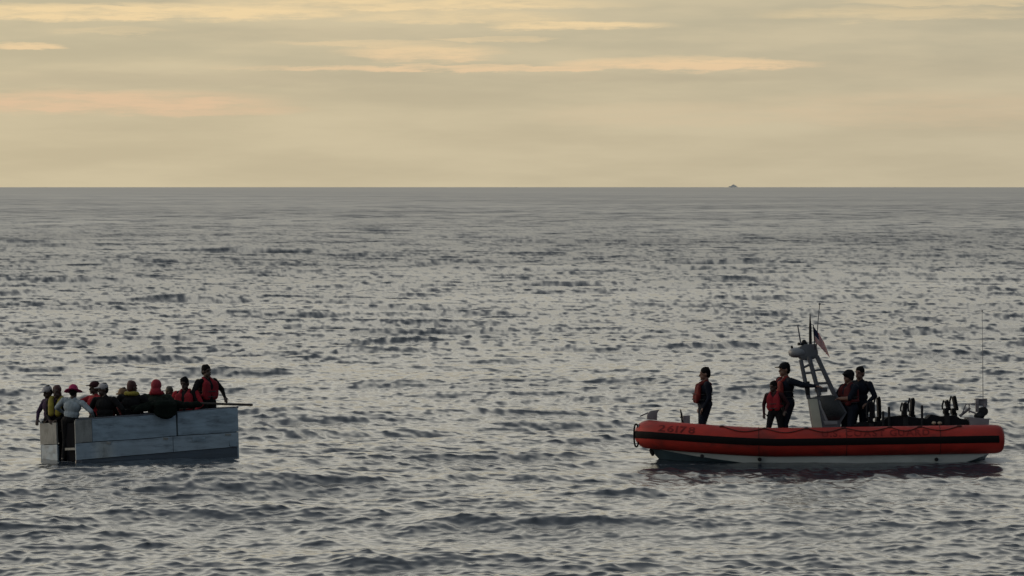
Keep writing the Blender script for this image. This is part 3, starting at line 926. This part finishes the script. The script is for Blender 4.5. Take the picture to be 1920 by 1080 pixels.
M_TXT = mat('lettering_maroon', (0.155, 0.015, 0.014), rough=0.7, var=0.35, scale=9, spec=0.2)
M_TAN = mat('line_tan', (0.33, 0.27, 0.2), rough=0.9, var=0.2)

rib = empty('rigid_inflatable_boat', RIB_O, RIB_M.to_euler())
tag(rib, 'orange rigid inflatable boat with black stripe and white hull', 'boat')
TR = 0.312
def tube_z(x): return 0.40 + 0.20 * max(0.0, (-1.0 - x) / 2.72) ** 1.35 + 0.02 * max(0, x) / 3.6
HALF = [(3.62, 1.0), (3.0, 1.0), (2.0, 1.01), (1.0, 1.02), (0.0, 1.02), (-1.0, 1.0), (-1.7, 0.955), (-2.3, 0.86), (-2.8, 0.72), (-3.2, 0.555), (-3.5, 0.375), (-3.67, 0.19), (-3.725, 0.0)]
def smooth_path(p, n):
    """Catmull-Rom"""
    o = []
    P = [p[0]] + list(p) + [p[-1]]
    for i in range(len(p) - 1):
        p0, p1, p2, p3 = (np.array(q, float) for q in P[i:i + 4])
        for k in range(n):
            t = k / n
            o.append(0.5 * ((2 * p1) + (-p0 + p2) * t + (2 * p0 - 5 * p1 + 4 * p2 - p3) * t * t + (-p0 + 3 * p1 - 3 * p2 + p3) * t ** 3))
    o.append(np.array(p[-1], float))
    return o
half = smooth_path(HALF, 4)
path = [Vector((q[0], -q[1], tube_z(q[0]))) for q in half] + [Vector((q[0], q[1], tube_z(q[0]))) for q in half[::-1][1:]]
# rounded tails
def tails(p):
    a = p[0]
    return [Vector((a.x + TR * 0.98 * e, a.y, a.z)) for e in (1.0, 0.93, 0.8, 0.6, 0.3)], [0.45, 0.72, 0.88, 0.965, 0.995]
t0, tr_ = tails(path)
b0 = [Vector((q.x, -q.y, q.z)) for q in t0]
pts = t0 + path + b0[::-1]
rad = [TR * q for q in tr_] + [TR] * len(path) + [TR * q for q in tr_[::-1]]
mb = MB(); mb.tube(pts, rad, 32)
tube = mb.build('tube', M_TUBE, rib)
def around(i, ang, off=0.0):
    """point on the tube at path index i; ang from the outward horizontal towards the top"""
    p = path[i]
    t = (path[min(i + 1, len(path) - 1)] - path[max(i - 1, 0)]); t.z = 0; t.normalize()
    outw = Vector((-t.y, t.x, 0))
    if outw.dot(Vector((p.x * 0.2 - 0.1, p.y, 0))) < 0:
        outw = -outw
    return p + (outw * math.cos(ang) + Vector((0, 0, 1)) * math.sin(ang)) * (TR + off)
# black rub strake, proud of the tube
mb = MB()
rings = []
for i in range(len(path)):
    rings.append([around(i, R(a), o_) for a, o_ in ((-14.5, -0.004), (-13.5, 0.014), (-5, 0.024), (5, 0.024), (13.5, 0.014), (14.5, -0.004))])
rr0 = [q + Vector((0.17, 0, 0)) for q in rings[0]]; rr1 = [q + Vector((0.17, 0, 0)) for q in rings[-1]]
rings = [rr0] + rings + [rr1]
vs = [q for r_ in rings for q in r_]
fs = [(i * 6 + k, i * 6 + k + 1, (i + 1) * 6 + k + 1, (i + 1) * 6 + k) for i in range(len(rings) - 1) for k in range(5)]
fs += [tuple(range(6)), tuple((len(rings) - 1) * 6 + k for k in range(6))]
mb.add(vs, fs)
mb.build('rub_strake', M_RUB, rib)
# seams between the tube's air chambers
for xs in (2.45, 0.55, -1.45):
    i = min(range(len(half)), key=lambda k: abs(half[k][0] - xs))
    mb = MB()
    mb.tube([around(i, R(a), 0.002) for a in range(-80, 100, 10)], 0.008, 5)
    mb.build('chamber_seam', M_ROPE, tube)
# swagged grab line and its patches
def near_idx(x): return min(range(len(half)), key=lambda k: abs(half[k][0] - x))
def near_pt(x, ang, off):
    k = max(j for j in range(len(half)) if half[j][0] >= x - 1e-6) if x <= half[0][0] else 0
    k2 = min(k + 1, len(half) - 1)
    a, b = around(k, ang, off), around(k2, ang, off)
    xa, xb = half[k][0], half[k2][0]
    t = 0 if abs(xb - xa) < 1e-6 else (x - xa) / (xb - xa)
    return a.lerp(b, t)
xs = [-2.15, -1.25, -0.35, 0.45, 1.45, 2.1, 2.95]
mb = MB(); lp = []
for a, b in zip(xs[:-1], xs[1:]):
    for k in range(11):
        t = k / 10
        lp.append(near_pt(a + (b - a) * t, R(66 - 26 * math.sin(math.pi * t)), 0.012))
mb.tube(lp, 0.011, 6)
mb.build('grab_line', M_ROPE, tube)
for x in xs:
    mb = MB()
    c = near_pt(x, R(66), 0.004)
    mb.ell(c, (0.06, 0.03, 0.03)); mb.build('rope_patch', M_ROPE, tube)
# lettering wrapped round the tube
def glyph(ch):
    cu = bpy.data.curves.new('txt', 'FONT')
    cu.body = ch; cu.size = 1.0; cu.resolution_u = 3; cu.offset = 0.022
    o = bpy.data.objects.new('txt', cu); C.objects.link(o)
    me = bpy.data.meshes.new_from_object(o.evaluated_get(bpy.context.evaluated_depsgraph_get()))
    bpy.data.objects.remove(o); bpy.data.curves.remove(cu)
    return me
def wrap_text(txt, x_left, width, ang0, height):
    """letters laid round the tube one by one"""
    gl, pen = [], 0.0
    for ch in txt:
        if ch == ' ':
            pen += 0.34; continue
        me = glyph(ch)
        xs_ = [v.co.x for v in me.vertices]
        gl.append((me, pen - min(xs_))); pen += max(xs_) - min(xs_) + 0.13
    sx_, sy_ = width / (pen - 0.13), height / 0.73
    for me, off in gl:
        bm = bmesh.new(); bm.from_mesh(me)
        for v in bm.verts:
            v.co.x = (v.co.x + off) * sx_; v.co.y *= sy_
        for k in range(1, 5):
            bmesh.ops.bisect_plane(bm, geom=bm.verts[:] + bm.edges[:] + bm.faces[:], plane_co=(0, height * k / 5, 0), plane_no=(0, 1, 0))
        for v in bm.verts:
            v.co = near_pt(x_left + v.co.x, ang0 + v.co.y / TR, 0.005)
        bm.to_mesh(me); bm.free()
        me.name = 'letter'
        me.materials.clear(); me.materials.append(M_TXT)
        t = bpy.data.objects.new('letter', me); C.objects.link(t); t.parent = tube
wrap_text('U.S. COAST GUARD', RL(1540, 800, -1).x, 2.32, R(20), 0.16)
wrap_text('26178', RL(1247, 800, -0.7).x, 0.72, R(19), 0.17)
# hull under the tubes
ST = [-3.72, -3.6, -3.45, -3.2, -2.8, -2.3, -1.7, -1.0, 0.0, 1.0, 2.0, 2.9, 3.25, 3.6]
def interp(x, tab):
    return float(np.interp(x, [t[0] for t in tab], [t[1] for t in tab]))
KEEL = [(-3.72, 0.30), (-3.6, 0.16), (-3.45, 0.0), (-3.2, -0.22), (-2.8, -0.36), (-2.0, -0.47), (0, -0.50), (2.9, -0.48), (3.25, -0.30), (3.6, -0.02)]
CHZ = [(-3.72, 0.31), (-3.45, 0.255), (-2.8, 0.13), (-2.0, 0.005), (-1.37, -0.085), (0, -0.12), (2.9, -0.13), (3.25, -0.03), (3.6, 0.10)]
CHY = [(-3.72, 0.02), (-3.45, 0.22), (-3.2, 0.40), (-2.8, 0.60), (-2.3, 0.76), (-1.37, 0.90), (0, 0.94), (3.6, 0.92)]
SHY = [(-3.72, 0.10), (-3.45, 0.36), (-3.2, 0.50), (-2.8, 0.68), (-2.3, 0.84), (-1.37, 0.98), (0, 1.0), (3.6, 0.98)]
def sheet(rows, name, m, par, thick=0.02):
    mb = MB()
    n = len(rows[0])
    mb.add([p for r_ in rows for p in r_], [(i * n + k, i * n + k + 1, (i + 1) * n + k + 1, (i + 1) * n + k) for i in range(len(rows) - 1) for k in range(n - 1)])
    return mb.build(name, m, par)
top, bot = [], []
for x in ST:
    k, cz, cy, sy = interp(x, KEEL), interp(x, CHZ), interp(x, CHY), interp(x, SHY)
    sz = max(tube_z(x) - 0.18, cz + 0.02)
    top.append([(x, -sy, sz), (x, -sy + 0.012, (sz + cz) / 2), (x, -cy - 0.012, cz + 0.02), (x, -cy, cz)])
    bot.append([(x, -cy, cz), (x, -cy * 0.5, k * 0.55 + cz * 0.45), (x, 0, k), (x, cy * 0.5, k * 0.55 + cz * 0.45), (x, cy, cz)])
hull = sheet(top, 'hull_side', M_WHITE, rib)
sheet([[(x, -y, z) for x, y, z in r_] for r_ in top], 'hull_side', M_WHITE, rib)
sheet(bot, 'hull_bottom', M_BOTTOM, rib)['label'] = 'teal bottom below the white band, colour darkened as shade'
mb = MB(); mb.add([(3.6, -0.98, 0.24), (3.6, -0.92, 0.10), (3.6, 0, -0.02), (3.6, 0.92, 0.10), (3.6, 0.98, 0.24)], [(0, 1, 2, 3, 4)]); mb.build('transom', M_WHITE, rib)
mb = MB(); mb.add([tuple(r_[-1]) for r_ in top] + [(x, -y, z) for (x, y, z) in [r_[-1] for r_ in top]], []); 
dk = [[(x, -interp(x, SHY), 0.28 + 0.10 * max(0, (-1.5 - x) / 2)), (x, interp(x, SHY), 0.28 + 0.10 * max(0, (-1.5 - x) / 2))] for x in ST]
sheet(dk, 'deck', M_DECK, rib)
for px in (1317, 1425, 1757):
    c = RL(px, 856 if px < 1400 else 862, -0.97)
    mb = MB(); mb.tube([c + Vector((0, 0.03, 0)), c + Vector((0, -0.045, 0))], [0.045, 0.04], 12); mb.build('drain_fitting', M_DARK, rib)
# bow: black fender loop, samson post and locker
mb = MB()
cz0 = tube_z(-3.7)
lp = []
for k in range(25):
    a = 2 * math.pi * k / 24
    lp.append(Vector((-4.0 + 0.05 * math.cos(a), -0.16, cz0 - 0.02 + 0.25 * math.copysign(abs(math.sin(a)) ** 0.7, math.sin(a)))))
mb.tube(lp, 0.019, 7, cap=False); mb.build('bow_fender_loop', M_RUB, rib)
mb = MB(); mb.box(RL(1198, 812, -0.1) + Vector((0.0, 0.05, 0)), (0.03, 0.25, 0.38)); mb.build('bow_fender_pad', M_LGREY, rib, bevel=0.01)
p1 = [RL(*q) for q in ((1213, 786), (1232, 788), (1232.5, 775), (1237, 768), (1228, 769.5), (1219, 771), (1214, 777))]
def prism_y(poly, y0, y1, name, m, par=rib, bevel=0.0):
    mb = MB(); mb.prism([(q.x, q.z) for q in poly], y0, y1); return mb.build(name, m, par, bevel=bevel)
prism_y(p1, -0.16, 0.16, 'bow_bitt', M_GREY, bevel=0.012)
mb = MB(); mb.tube([RL(1200, 781), RL(1216, 774)], 0.016, 6); mb.build('bow_line', M_GREY, rib)
prism_y([RL(1281, 779.5), RL(1294, 779), RL(1294, 815), RL(1281, 815)], -0.12, 0.12, 'deck_locker', M_GREY, bevel=0.012)
mb = MB(); mb.tube([RL(1280, 795, -0.1), RL(1278, 776, -0.1), RL(1276, 768, -0.1)], [0.022, 0.022, 0.012], 7); mb.tube([RL(1275, 782.5, -0.1), RL(1281, 783, -0.1)], 0.014, 6); mb.build('lifting_post', M_DARK, rib)
mb = MB(); mb.tube([RL(1219, 843, -0.1), RL(1223, 849, -0.12), RL(1225, 855, -0.12)], [0.03, 0.05, 0.03], 8); mb.build('bow_eye', M_DARK, rib)
# console
cons_poly = [RL(*q) for q in ((1517, 747.5), (1534, 742.5), (1568, 740), (1587, 774), (1576, 792), (1572, 815), (1528, 815), (1523, 790))]
con = prism_y(cons_poly, -0.38, 0.38, 'console', M_ALU, bevel=0.02)
con['label'] = 'grey steering console with cream front and dark side screen'
def side_panel(poly, y0, y1, name, m, bev=0.008):
    mb = MB(); mb.prism([(q.x, q.z) for q in poly], y0, y1); return mb.build(name, m, con, bevel=bev)
side_panel([RL(q[0], q[1], -0.4) for q in ((1516.5, 748), (1533.5, 748), (1537, 768), (1543, 803), (1525, 803), (1522, 780))], -0.41, -0.379, 'front_panel', M_CREAM)
side_panel([RL(q[0], q[1], -0.4) for q in ((1539, 748), (1546, 742.5), (1567, 742), (1585.5, 774), (1574, 788), (1554, 788), (1542, 764))], -0.415, -0.379, 'side_screen', M_GLASS)
side_panel([RL(q[0], q[1], -0.4) for q in ((1545, 789.5), (1571, 790), (1571, 796), (1548, 797))], -0.405, -0.379, 'footrest', M_LGREY)
side_panel([RL(q[0], q[1], -0.4) for q in ((1535, 752), (1538.5, 750), (1553.5, 789), (1549, 790))], -0.402, -0.379, 'trim_strip', M_LGREY)
cw = RL(1586, 757, 0.0)
mb = MB(); mb.tube([cw + Vector((0.04 * math.sin(a) * 0.5, 0.16 * math.cos(a), 0.16 * math.sin(a))) for a in [k / 20 * 2 * math.pi for k in range(21)]], 0.014, 6, cap=False)
for k in range(3):
    a = k * 2.1 + 0.4
    mb.tube([cw, cw + Vector((0.02 * math.sin(a), 0.16 * math.cos(a), 0.16 * math.sin(a)))], 0.01, 5)
mb.build('steering_wheel', M_DARK, con)
# raked lattice mast
mast = empty('mast', (0, 0, 0)); mast.parent = rib
def rod(a, b, r_, name='strut', m=M_ALU, par=None, n=8, r2=None):
    mb = MB(); mb.tube([a, b], [r_, r2 if r2 else r_], n); return mb.build(name, m, par or mast)
for yl in (-0.30, 0.30):
    rod(RL(1502, 675, yl), RL(1517, 748, yl), 0.046, 'leg')
    rod(RL(1517, 668, yl), RL(1537, 742, yl), 0.050, 'leg')
    rod(RL(1532, 668, yl), RL(1566, 742, yl), 0.050, 'leg')
    rod(RL(1507, 700, yl), RL(1525.5, 699, yl), 0.024)
    rod(RL(1512, 723, yl), RL(1532, 723, yl), 0.026)
    rod(RL(1525, 695, yl), RL(1544, 693, yl), 0.024)
    rod(RL(1532, 719, yl), RL(1556, 718, yl), 0.026)
    rod(RL(1505, 690, yl), RL(1521, 683, yl), 0.026)
for q in ((1512, 723), (1556, 718), (1507, 700), (1544, 693)):
    rod(RL(q[0], q[1], -0.30), RL(q[0], q[1], 0.30), 0.022)
mb = MB(); mb.box(RL(1540, 731, -0.1), (0.26, 0.3, 0.1)); mb.build('junction_box', M_ALU, mast, bevel=0.015)
mb = MB(); mb.box(RL(1515, 728, -0.31), (0.09, 0.09, 0.30)); mb.build('loudhailer', M_DARK, mast, bevel=0.02)
head = prism_y([RL(*q) for q in ((1499, 651), (1508, 646), (1529, 645), (1533, 660), (1533, 670), (1524, 674), (1504, 675), (1498, 668))], -0.36, 0.36, 'mast_head', M_ALU, mast, bevel=0.02)
dome = MB(); dome.ell(RL(1496, 661, 0), (0.205, 0.26, 0.115), None, 20, 12, 0.75); dome.build('radar_dome', M_LGREY, mast)
mb = MB(); mb.ell(RL(1485, 651, -0.1), (0.028, 0.028, 0.035)); mb.tube([RL(1485, 655, -0.1), RL(1485, 651, -0.1)], 0.012, 6); mb.build('navigation_light', M_DARK, mast)
mb = MB(); mb.box(RL(1505, 645, 0), (0.2, 0.3, 0.06)); mb.ell(RL(1508, 642, -0.1), (0.055, 0.055, 0.06)); mb.build('light_bar', M_DARK, mast, bevel=0.0)
rod(RL(1502, 645, -0.2), RL(1496, 610, -0.2), 0.017, 'antenna', M_ALU, r2=0.013)
rod(RL(1520, 648, 0), RL(1519.5, 612, 0), 0.034, 'antenna', M_DARK, r2=0.030)
rod(RL(1519.5, 612, 0), RL(1519, 587, 0), 0.028, 'antenna', M_DARK, r2=0.006)
mb = MB(); mb.tube([RL(1531, 652, 0.2), RL(1534, 605, 0.2), RL(1537, 571, 0.2)], [0.014, 0.010, 0.008], 6); mb.ell(RL(1537, 570, 0.2), (0.028, 0.028, 0.022)); mb.build('antenna', M_ALU, mast)
mb = MB(); mb.tube([RL(1529, 656, -0.3), RL(1525, 609, -0.3)], [0.013, 0.011], 6); mb.build('flag_staff', M_DARK, mast)

# flag hanging from its staff
def flag():
    a, b = RIB_M @ RL(1525.5, 611, -0.3), RIB_M @ RL(1529, 655, -0.3)
    n, m = 26, 20
    vs, fs, mi = [], [], []
    for i in range(n + 1):
        u = i / n                            # along the fly
        for j in range(m + 1):
            v = j / m                        # down the hoist
            p = a.lerp(b, v * 0.66 + 0.02)
            fold = 0.035 * math.sin(u * 9 + v * 2) * u
            p = p + Vector((0.33 * u * (0.7 + 0.3 * v), fold, -0.30 * u - 0.05 * u * u))
            vs.append(p - a)
    for i in range(n):
        for j in range(m):
            k = i * (m + 1) + j
            fs.append((k, k + 1, k + m + 2, k + m + 1))
            canton = i < n * 0.42 and j < m * 0.54
            mi.append(0 if canton else (1 if int(j / m * 13) % 2 == 0 else 2))
    me = bpy.data.meshes.new('cloth'); me.from_pydata([tuple(v) for v in vs], [], fs)
    for mm in (fabric('flag_blue', (0.018, 0.022, 0.055)), fabric('flag_red', (0.55, 0.04, 0.045)), fabric('flag_white', (0.42, 0.40, 0.40))):
        me.materials.append(mm)
    me.polygons.foreach_set('material_index', mi)
    me.shade_smooth()
    o = bpy.data.objects.new('flag', me); C.objects.link(o)
    o.location = a
    sd = o.modifiers.new('thickness', 'SOLIDIFY'); sd.thickness = 0.004
    tag(o, 'small red white and blue flag hanging at the lattice mast', 'flag')
flag()

# seats, engine box, stern gear
def seat(cx, name_px, w_px, top0, base, lean):
    for k, yl in enumerate((-0.42, 0.36)):
        ox = -3 if k == 0 else 11
        top = top0 + (7 if k == 0 else -1)
        st = empty('seat', (0, 0, 0)); st.parent = rib
        x0, x1 = cx - w_px / 2 + ox, cx + w_px / 2 + ox
        def pr(poly, hw, name, m=M_SEAT, bev=0.03):
            mb = MB(); mb.prism([(RL(px, py, yl).x, RL(px, py, yl).z) for px, py in poly], yl - hw, yl + hw)
            return mb.build(name, m, st, bevel=bev)
        pr([(x0 + 3, top + 4), (x0 + 8, top), (x0 + 10, top + 8), (x0 + 10 + lean, base - 4), (x0 + 4 + lean, base - 4)], 0.20, 'backrest')
        pr([(x0 + 1, base - 9), (x0 + 9, base - 7), (x0 + 9, base + 3), (x0, base + 2)], 0.20, 'cushion')
        pr([(x0 + 2, base), (x0 + 11, base), (x0 + 13, base + 45), (x0, base + 45)], 0.12, 'pedestal', M_DARK, 0.01)
        mb = MB()
        mb.tube([RL(x0 - 2, base - 6, yl - 0.16), RL(x0 - 2.5, top + 12, yl - 0.16), RL(x0, top + 3, yl - 0.16), RL(x0, top + 3, yl + 0.16), RL(x0 - 2.5, top + 12, yl + 0.16), RL(x0 - 2, base - 6, yl + 0.16)], 0.02, 7)
        mb.build('grab_handle', M_DARK, st)
seat(1641, 0, 20, 744, 790, 1)
seat(1706, 0, 22, 746, 778, -2)
seat(1782, 0, 18, 742, 774, 4)
mb = MB()
prof = [(1600, 800), (1612, 792), (1655, 790), (1664, 782), (1690, 779), (1714, 783), (1738, 785), (1745, 777), (1764, 781), (1792, 779), (1800, 785), (1814, 787), (1818, 815), (1600, 815)]
prism_y([RL(px, py, -0.3) for px, py in prof], -0.52, 0.34, 'engine_box', M_SEAT, bevel=0.02)['label'] = 'long low black engine box between the seats'
for (px, t_, b_) in ((1657, 771, 800), (1668, 763, 800), (1730, 760, 800)):
    mb = MB(); mb.tube([RL(px, b_, -0.55), RL(px - 0.5, t_ + 2, -0.55), RL(px - 0.5, t_, -0.55)], [0.028, 0.028, 0.018], 8); mb.build('stanchion', M_DARK, rib)
for px in (1752, 1763):
    mb = MB(); mb.ell(RL(px, 793.5, -0.58), (0.05, 0.04, 0.035)); mb.build('line_knot', M_TAN, rib)
prism_y([RL(px, py, -0.2) for px, py in ((1815, 782), (1854, 786), (1851, 815), (1818, 815))], -0.5, 0.5, 'stern_locker', M_GREY, bevel=0.015)
reel = empty('hose_reel', (0, 0, 0)); reel.parent = rib
c = RL(1841, 765, -0.1)
mb = MB()
for yy in (-0.16, 0.16):
    mb.tube([c + Vector((0.03, yy - 0.012, -0.08)), c + Vector((0.03, yy + 0.012, -0.08))], 0.10, 14)
mb.tube([c + Vector((0.03, -0.16, -0.08)), c + Vector((0.03, 0.16, -0.08))], 0.06, 14)
mb.build('drum', M_DARK, reel)
mb = MB(); mb.box(RL(1833, 760, -0.2), (0.07, 0.10, 0.30)); mb.box(RL(1843, 754, -0.05), (0.20, 0.14, 0.15)); mb.box(RL(1838, 749, -0.1), (0.24, 0.10, 0.03)); mb.box(RL(1848, 764, -0.2), (0.06, 0.08, 0.16)); mb.build('housing', M_GREY, reel, bevel=0.02)
mb = MB(); mb.ell(RL(1837, 780, -0.25), (0.12, 0.12, 0.075)); mb.build('motor', M_DARK, reel)
mb = MB()
mb.tube([RL(1803, 782, -0.35), RL(1812, 758, -0.35), RL(1834, 757, -0.35)], 0.016, 7)
mb.tube([RL(1818, 758, -0.35), RL(1818, 775, -0.35)], 0.013, 6)
mb.tube([RL(1800, 781, -0.30), RL(1820, 765, -0.30)], 0.030, 7)
mb.tube([RL(1818, 771, -0.35), RL(1830, 775, -0.35)], 0.02, 7)
mb.build('stern_frame', M_GREY, rib)
mb = MB(); mb.tube([RL(1845, 786, 0.2), RL(1844, 745, 0.2), RL(1843, 660, 0.2), RL(1842, 584, 0.2)], [0.014, 0.009, 0.006, 0.004], 6); mb.ell(RL(1842, 583, 0.2), (0.018, 0.018, 0.024)); mb.build('whip_antenna', M_GREY, rib)
mb = MB(); mb.prism([(3.15, -0.02), (3.62, 0.04), (3.55, -0.5), (3.35, -0.55)], -0.14, 0.14); mb.build('outdrive', M_DARK, rib, bevel=0.03)

# ------------------------------------------------------------------ people on the inflatable
GC = 'people aboard the orange inflatable boat'
def rib_pt(px, py, yl): return world_pt(px, py, RIB_O.y + yl)
WORKNAVY = NAVY
def drop(px, yl, pel_py):
    p = rib_pt(px, pel_py, yl)
    return p
deckz = lambda x, y: (RIB_M @ Vector((x - RIB_O.x, y - RIB_O.y, 0.28))).z
def stand(px, yl, s, lift=0.0):
    """pelvis of a figure of height s standing on the inflatable's deck at px"""
    x = (px - 960) / FPX * (RIB_O.y + yl)
    return Vector((x, RIB_O.y + yl, deckz(x, RIB_O.y + yl) + lift + s * 0.535))
AN = [(-0.03, -0.03, -0.84), (0.03, 0.06, -0.84)]
person('lone crew member standing at the bow in navy and red vest', stand(1322, 0.1, 1.74, 0.02), 1.74, (-1, -0.12), up=(0.03, 0, 1), group=GC, ankles=AN, vest='front', vest_mat=mat('vest_deep_red', (0.10, 0.013, 0.012), rough=0.8, var=0.2, bump=0.5, spec=0.15), skin=SKIN_M, head_tilt=(0.08, 0),
       wrists=[(-0.03, 0.06, -0.5), (0.02, 0.08, -0.5)], elbow_out=(0.5, -0.9, -0.2), build=1.36)
person('crew member in peaked cap with one hand on the lattice mast', stand(1473, 0.0, 1.84, 0.0), 1.84, (-0.9, -0.35), up=(-0.01, 0, 1), group=GC, ankles=[(-0.10, -0.10, -0.83), (0.10, 0.10, -0.83)], vest='front', vest_mat=ORANGE, hat='cap', hat_mat=BLACK, skin=SKIN_M,
       wrists=[(0.10, 0.22, -0.40), (0.36, -0.42, -0.10)], elbow_out=(0.6, -0.3, -0.8), build=1.48, head_tilt=(0.05, 0))
person('short figure in red life vest standing against the crew member in cap', stand(1454, -0.36, 1.44, 0.0), 1.44, (-0.35, -1), up=(-0.05, 0.0, 1), group=GC, vest='full', vest_mat=VRED, shirt=fabric('dark_red', (0.035, 0.012, 0.015)), trousers=BLACK, head_face=(-0.7, -0.7),
       ankles=[(-0.10, 0.10, -0.83), (0.12, -0.05, -0.83)], wrists=[(-0.10, 0.02, -0.46), (0.10, 0.1, -0.42)], skin=SKIN, build=1.1, head_tilt=(0.15, 0))
person('crew member with helmet and dark red vest leaning at the console', stand(1594, -0.15, 1.72, -0.06), 1.72, (-0.85, -0.5), up=(-0.03, 0, 1), group=GC, ankles=AN, vest='full', vest_mat=fabric('vest_dark_red', (0.085, 0.016, 0.018)), hat='helmet', hat_mat=BLACK, skin=SKIN_M, forearm=SKIN_M,
       wrists=[(0.10, 0.30, -0.26), (-0.22, 0.30, -0.24)], elbow_out=(0.9, -0.1, -0.6), build=1.3)
person('crew member in dark clothes standing right behind the helmeted one', stand(1612, 0.25, 1.76, -0.02), 1.76, (-0.6, -0.8), up=(0.02, 0, 1), group=GC, ankles=AN, hair=HAIR, skin=SKIN_M, shirt=NAVY, build=1.35,
       wrists=[(0.02, 0.22, -0.38), (0.06, 0.20, -0.40)], elbow_out=(0.8, -0.4, -0.5))

# ------------------------------------------------------------------ far ship on the horizon
def ship():
    D = 8300.0
    zb = -D * D / (2 * 6.371e6)
    def SP(px, dz_): return Vector(((px - 960) / FPX * D, D, zb + dz_))
    o0 = SP(1375, 0)
    ro = empty('ship', o0)
    tag(ro, 'tiny grey ship far off on the horizon', 'ship')
    m = mat('far_ship_haze_grey', (0.8, 0.8, 0.77), rough=0.7, var=0.05, scale=0.05)  # pale colour stands in for the haze over the distant ship
    mb = MB()
    L = 8.0
    mb.add([(-L, -2, -6), (L, -3, -6), (L, 3, -6), (-L, 2, -6), (-L - 1.5, -2, 2.0), (L, -3.2, 1.5), (L, 3.2, 1.5), (-L - 1.5, 2, 2.0)], [(3, 2, 1, 0), (4, 5, 6, 7), (0, 1, 5, 4), (1, 2, 6, 5), (2, 3, 7, 6), (3, 0, 4, 7)])
    mb.build('hull', m, ro)
    mb = MB(); mb.prism([(-5, 1.5), (6, 1.5), (5.5, 3.6), (2.5, 3.8), (2, 5.2), (-1.5, 5.2), (-3, 3.6), (-5, 3)], -2, 2); mb.build('superstructure', m, ro)
    mb = MB(); mb.tube([(0.5, 0, 5), (0.5, 0, 6.5)], 0.3, 6); mb.build('mast', m, ro)
ship()
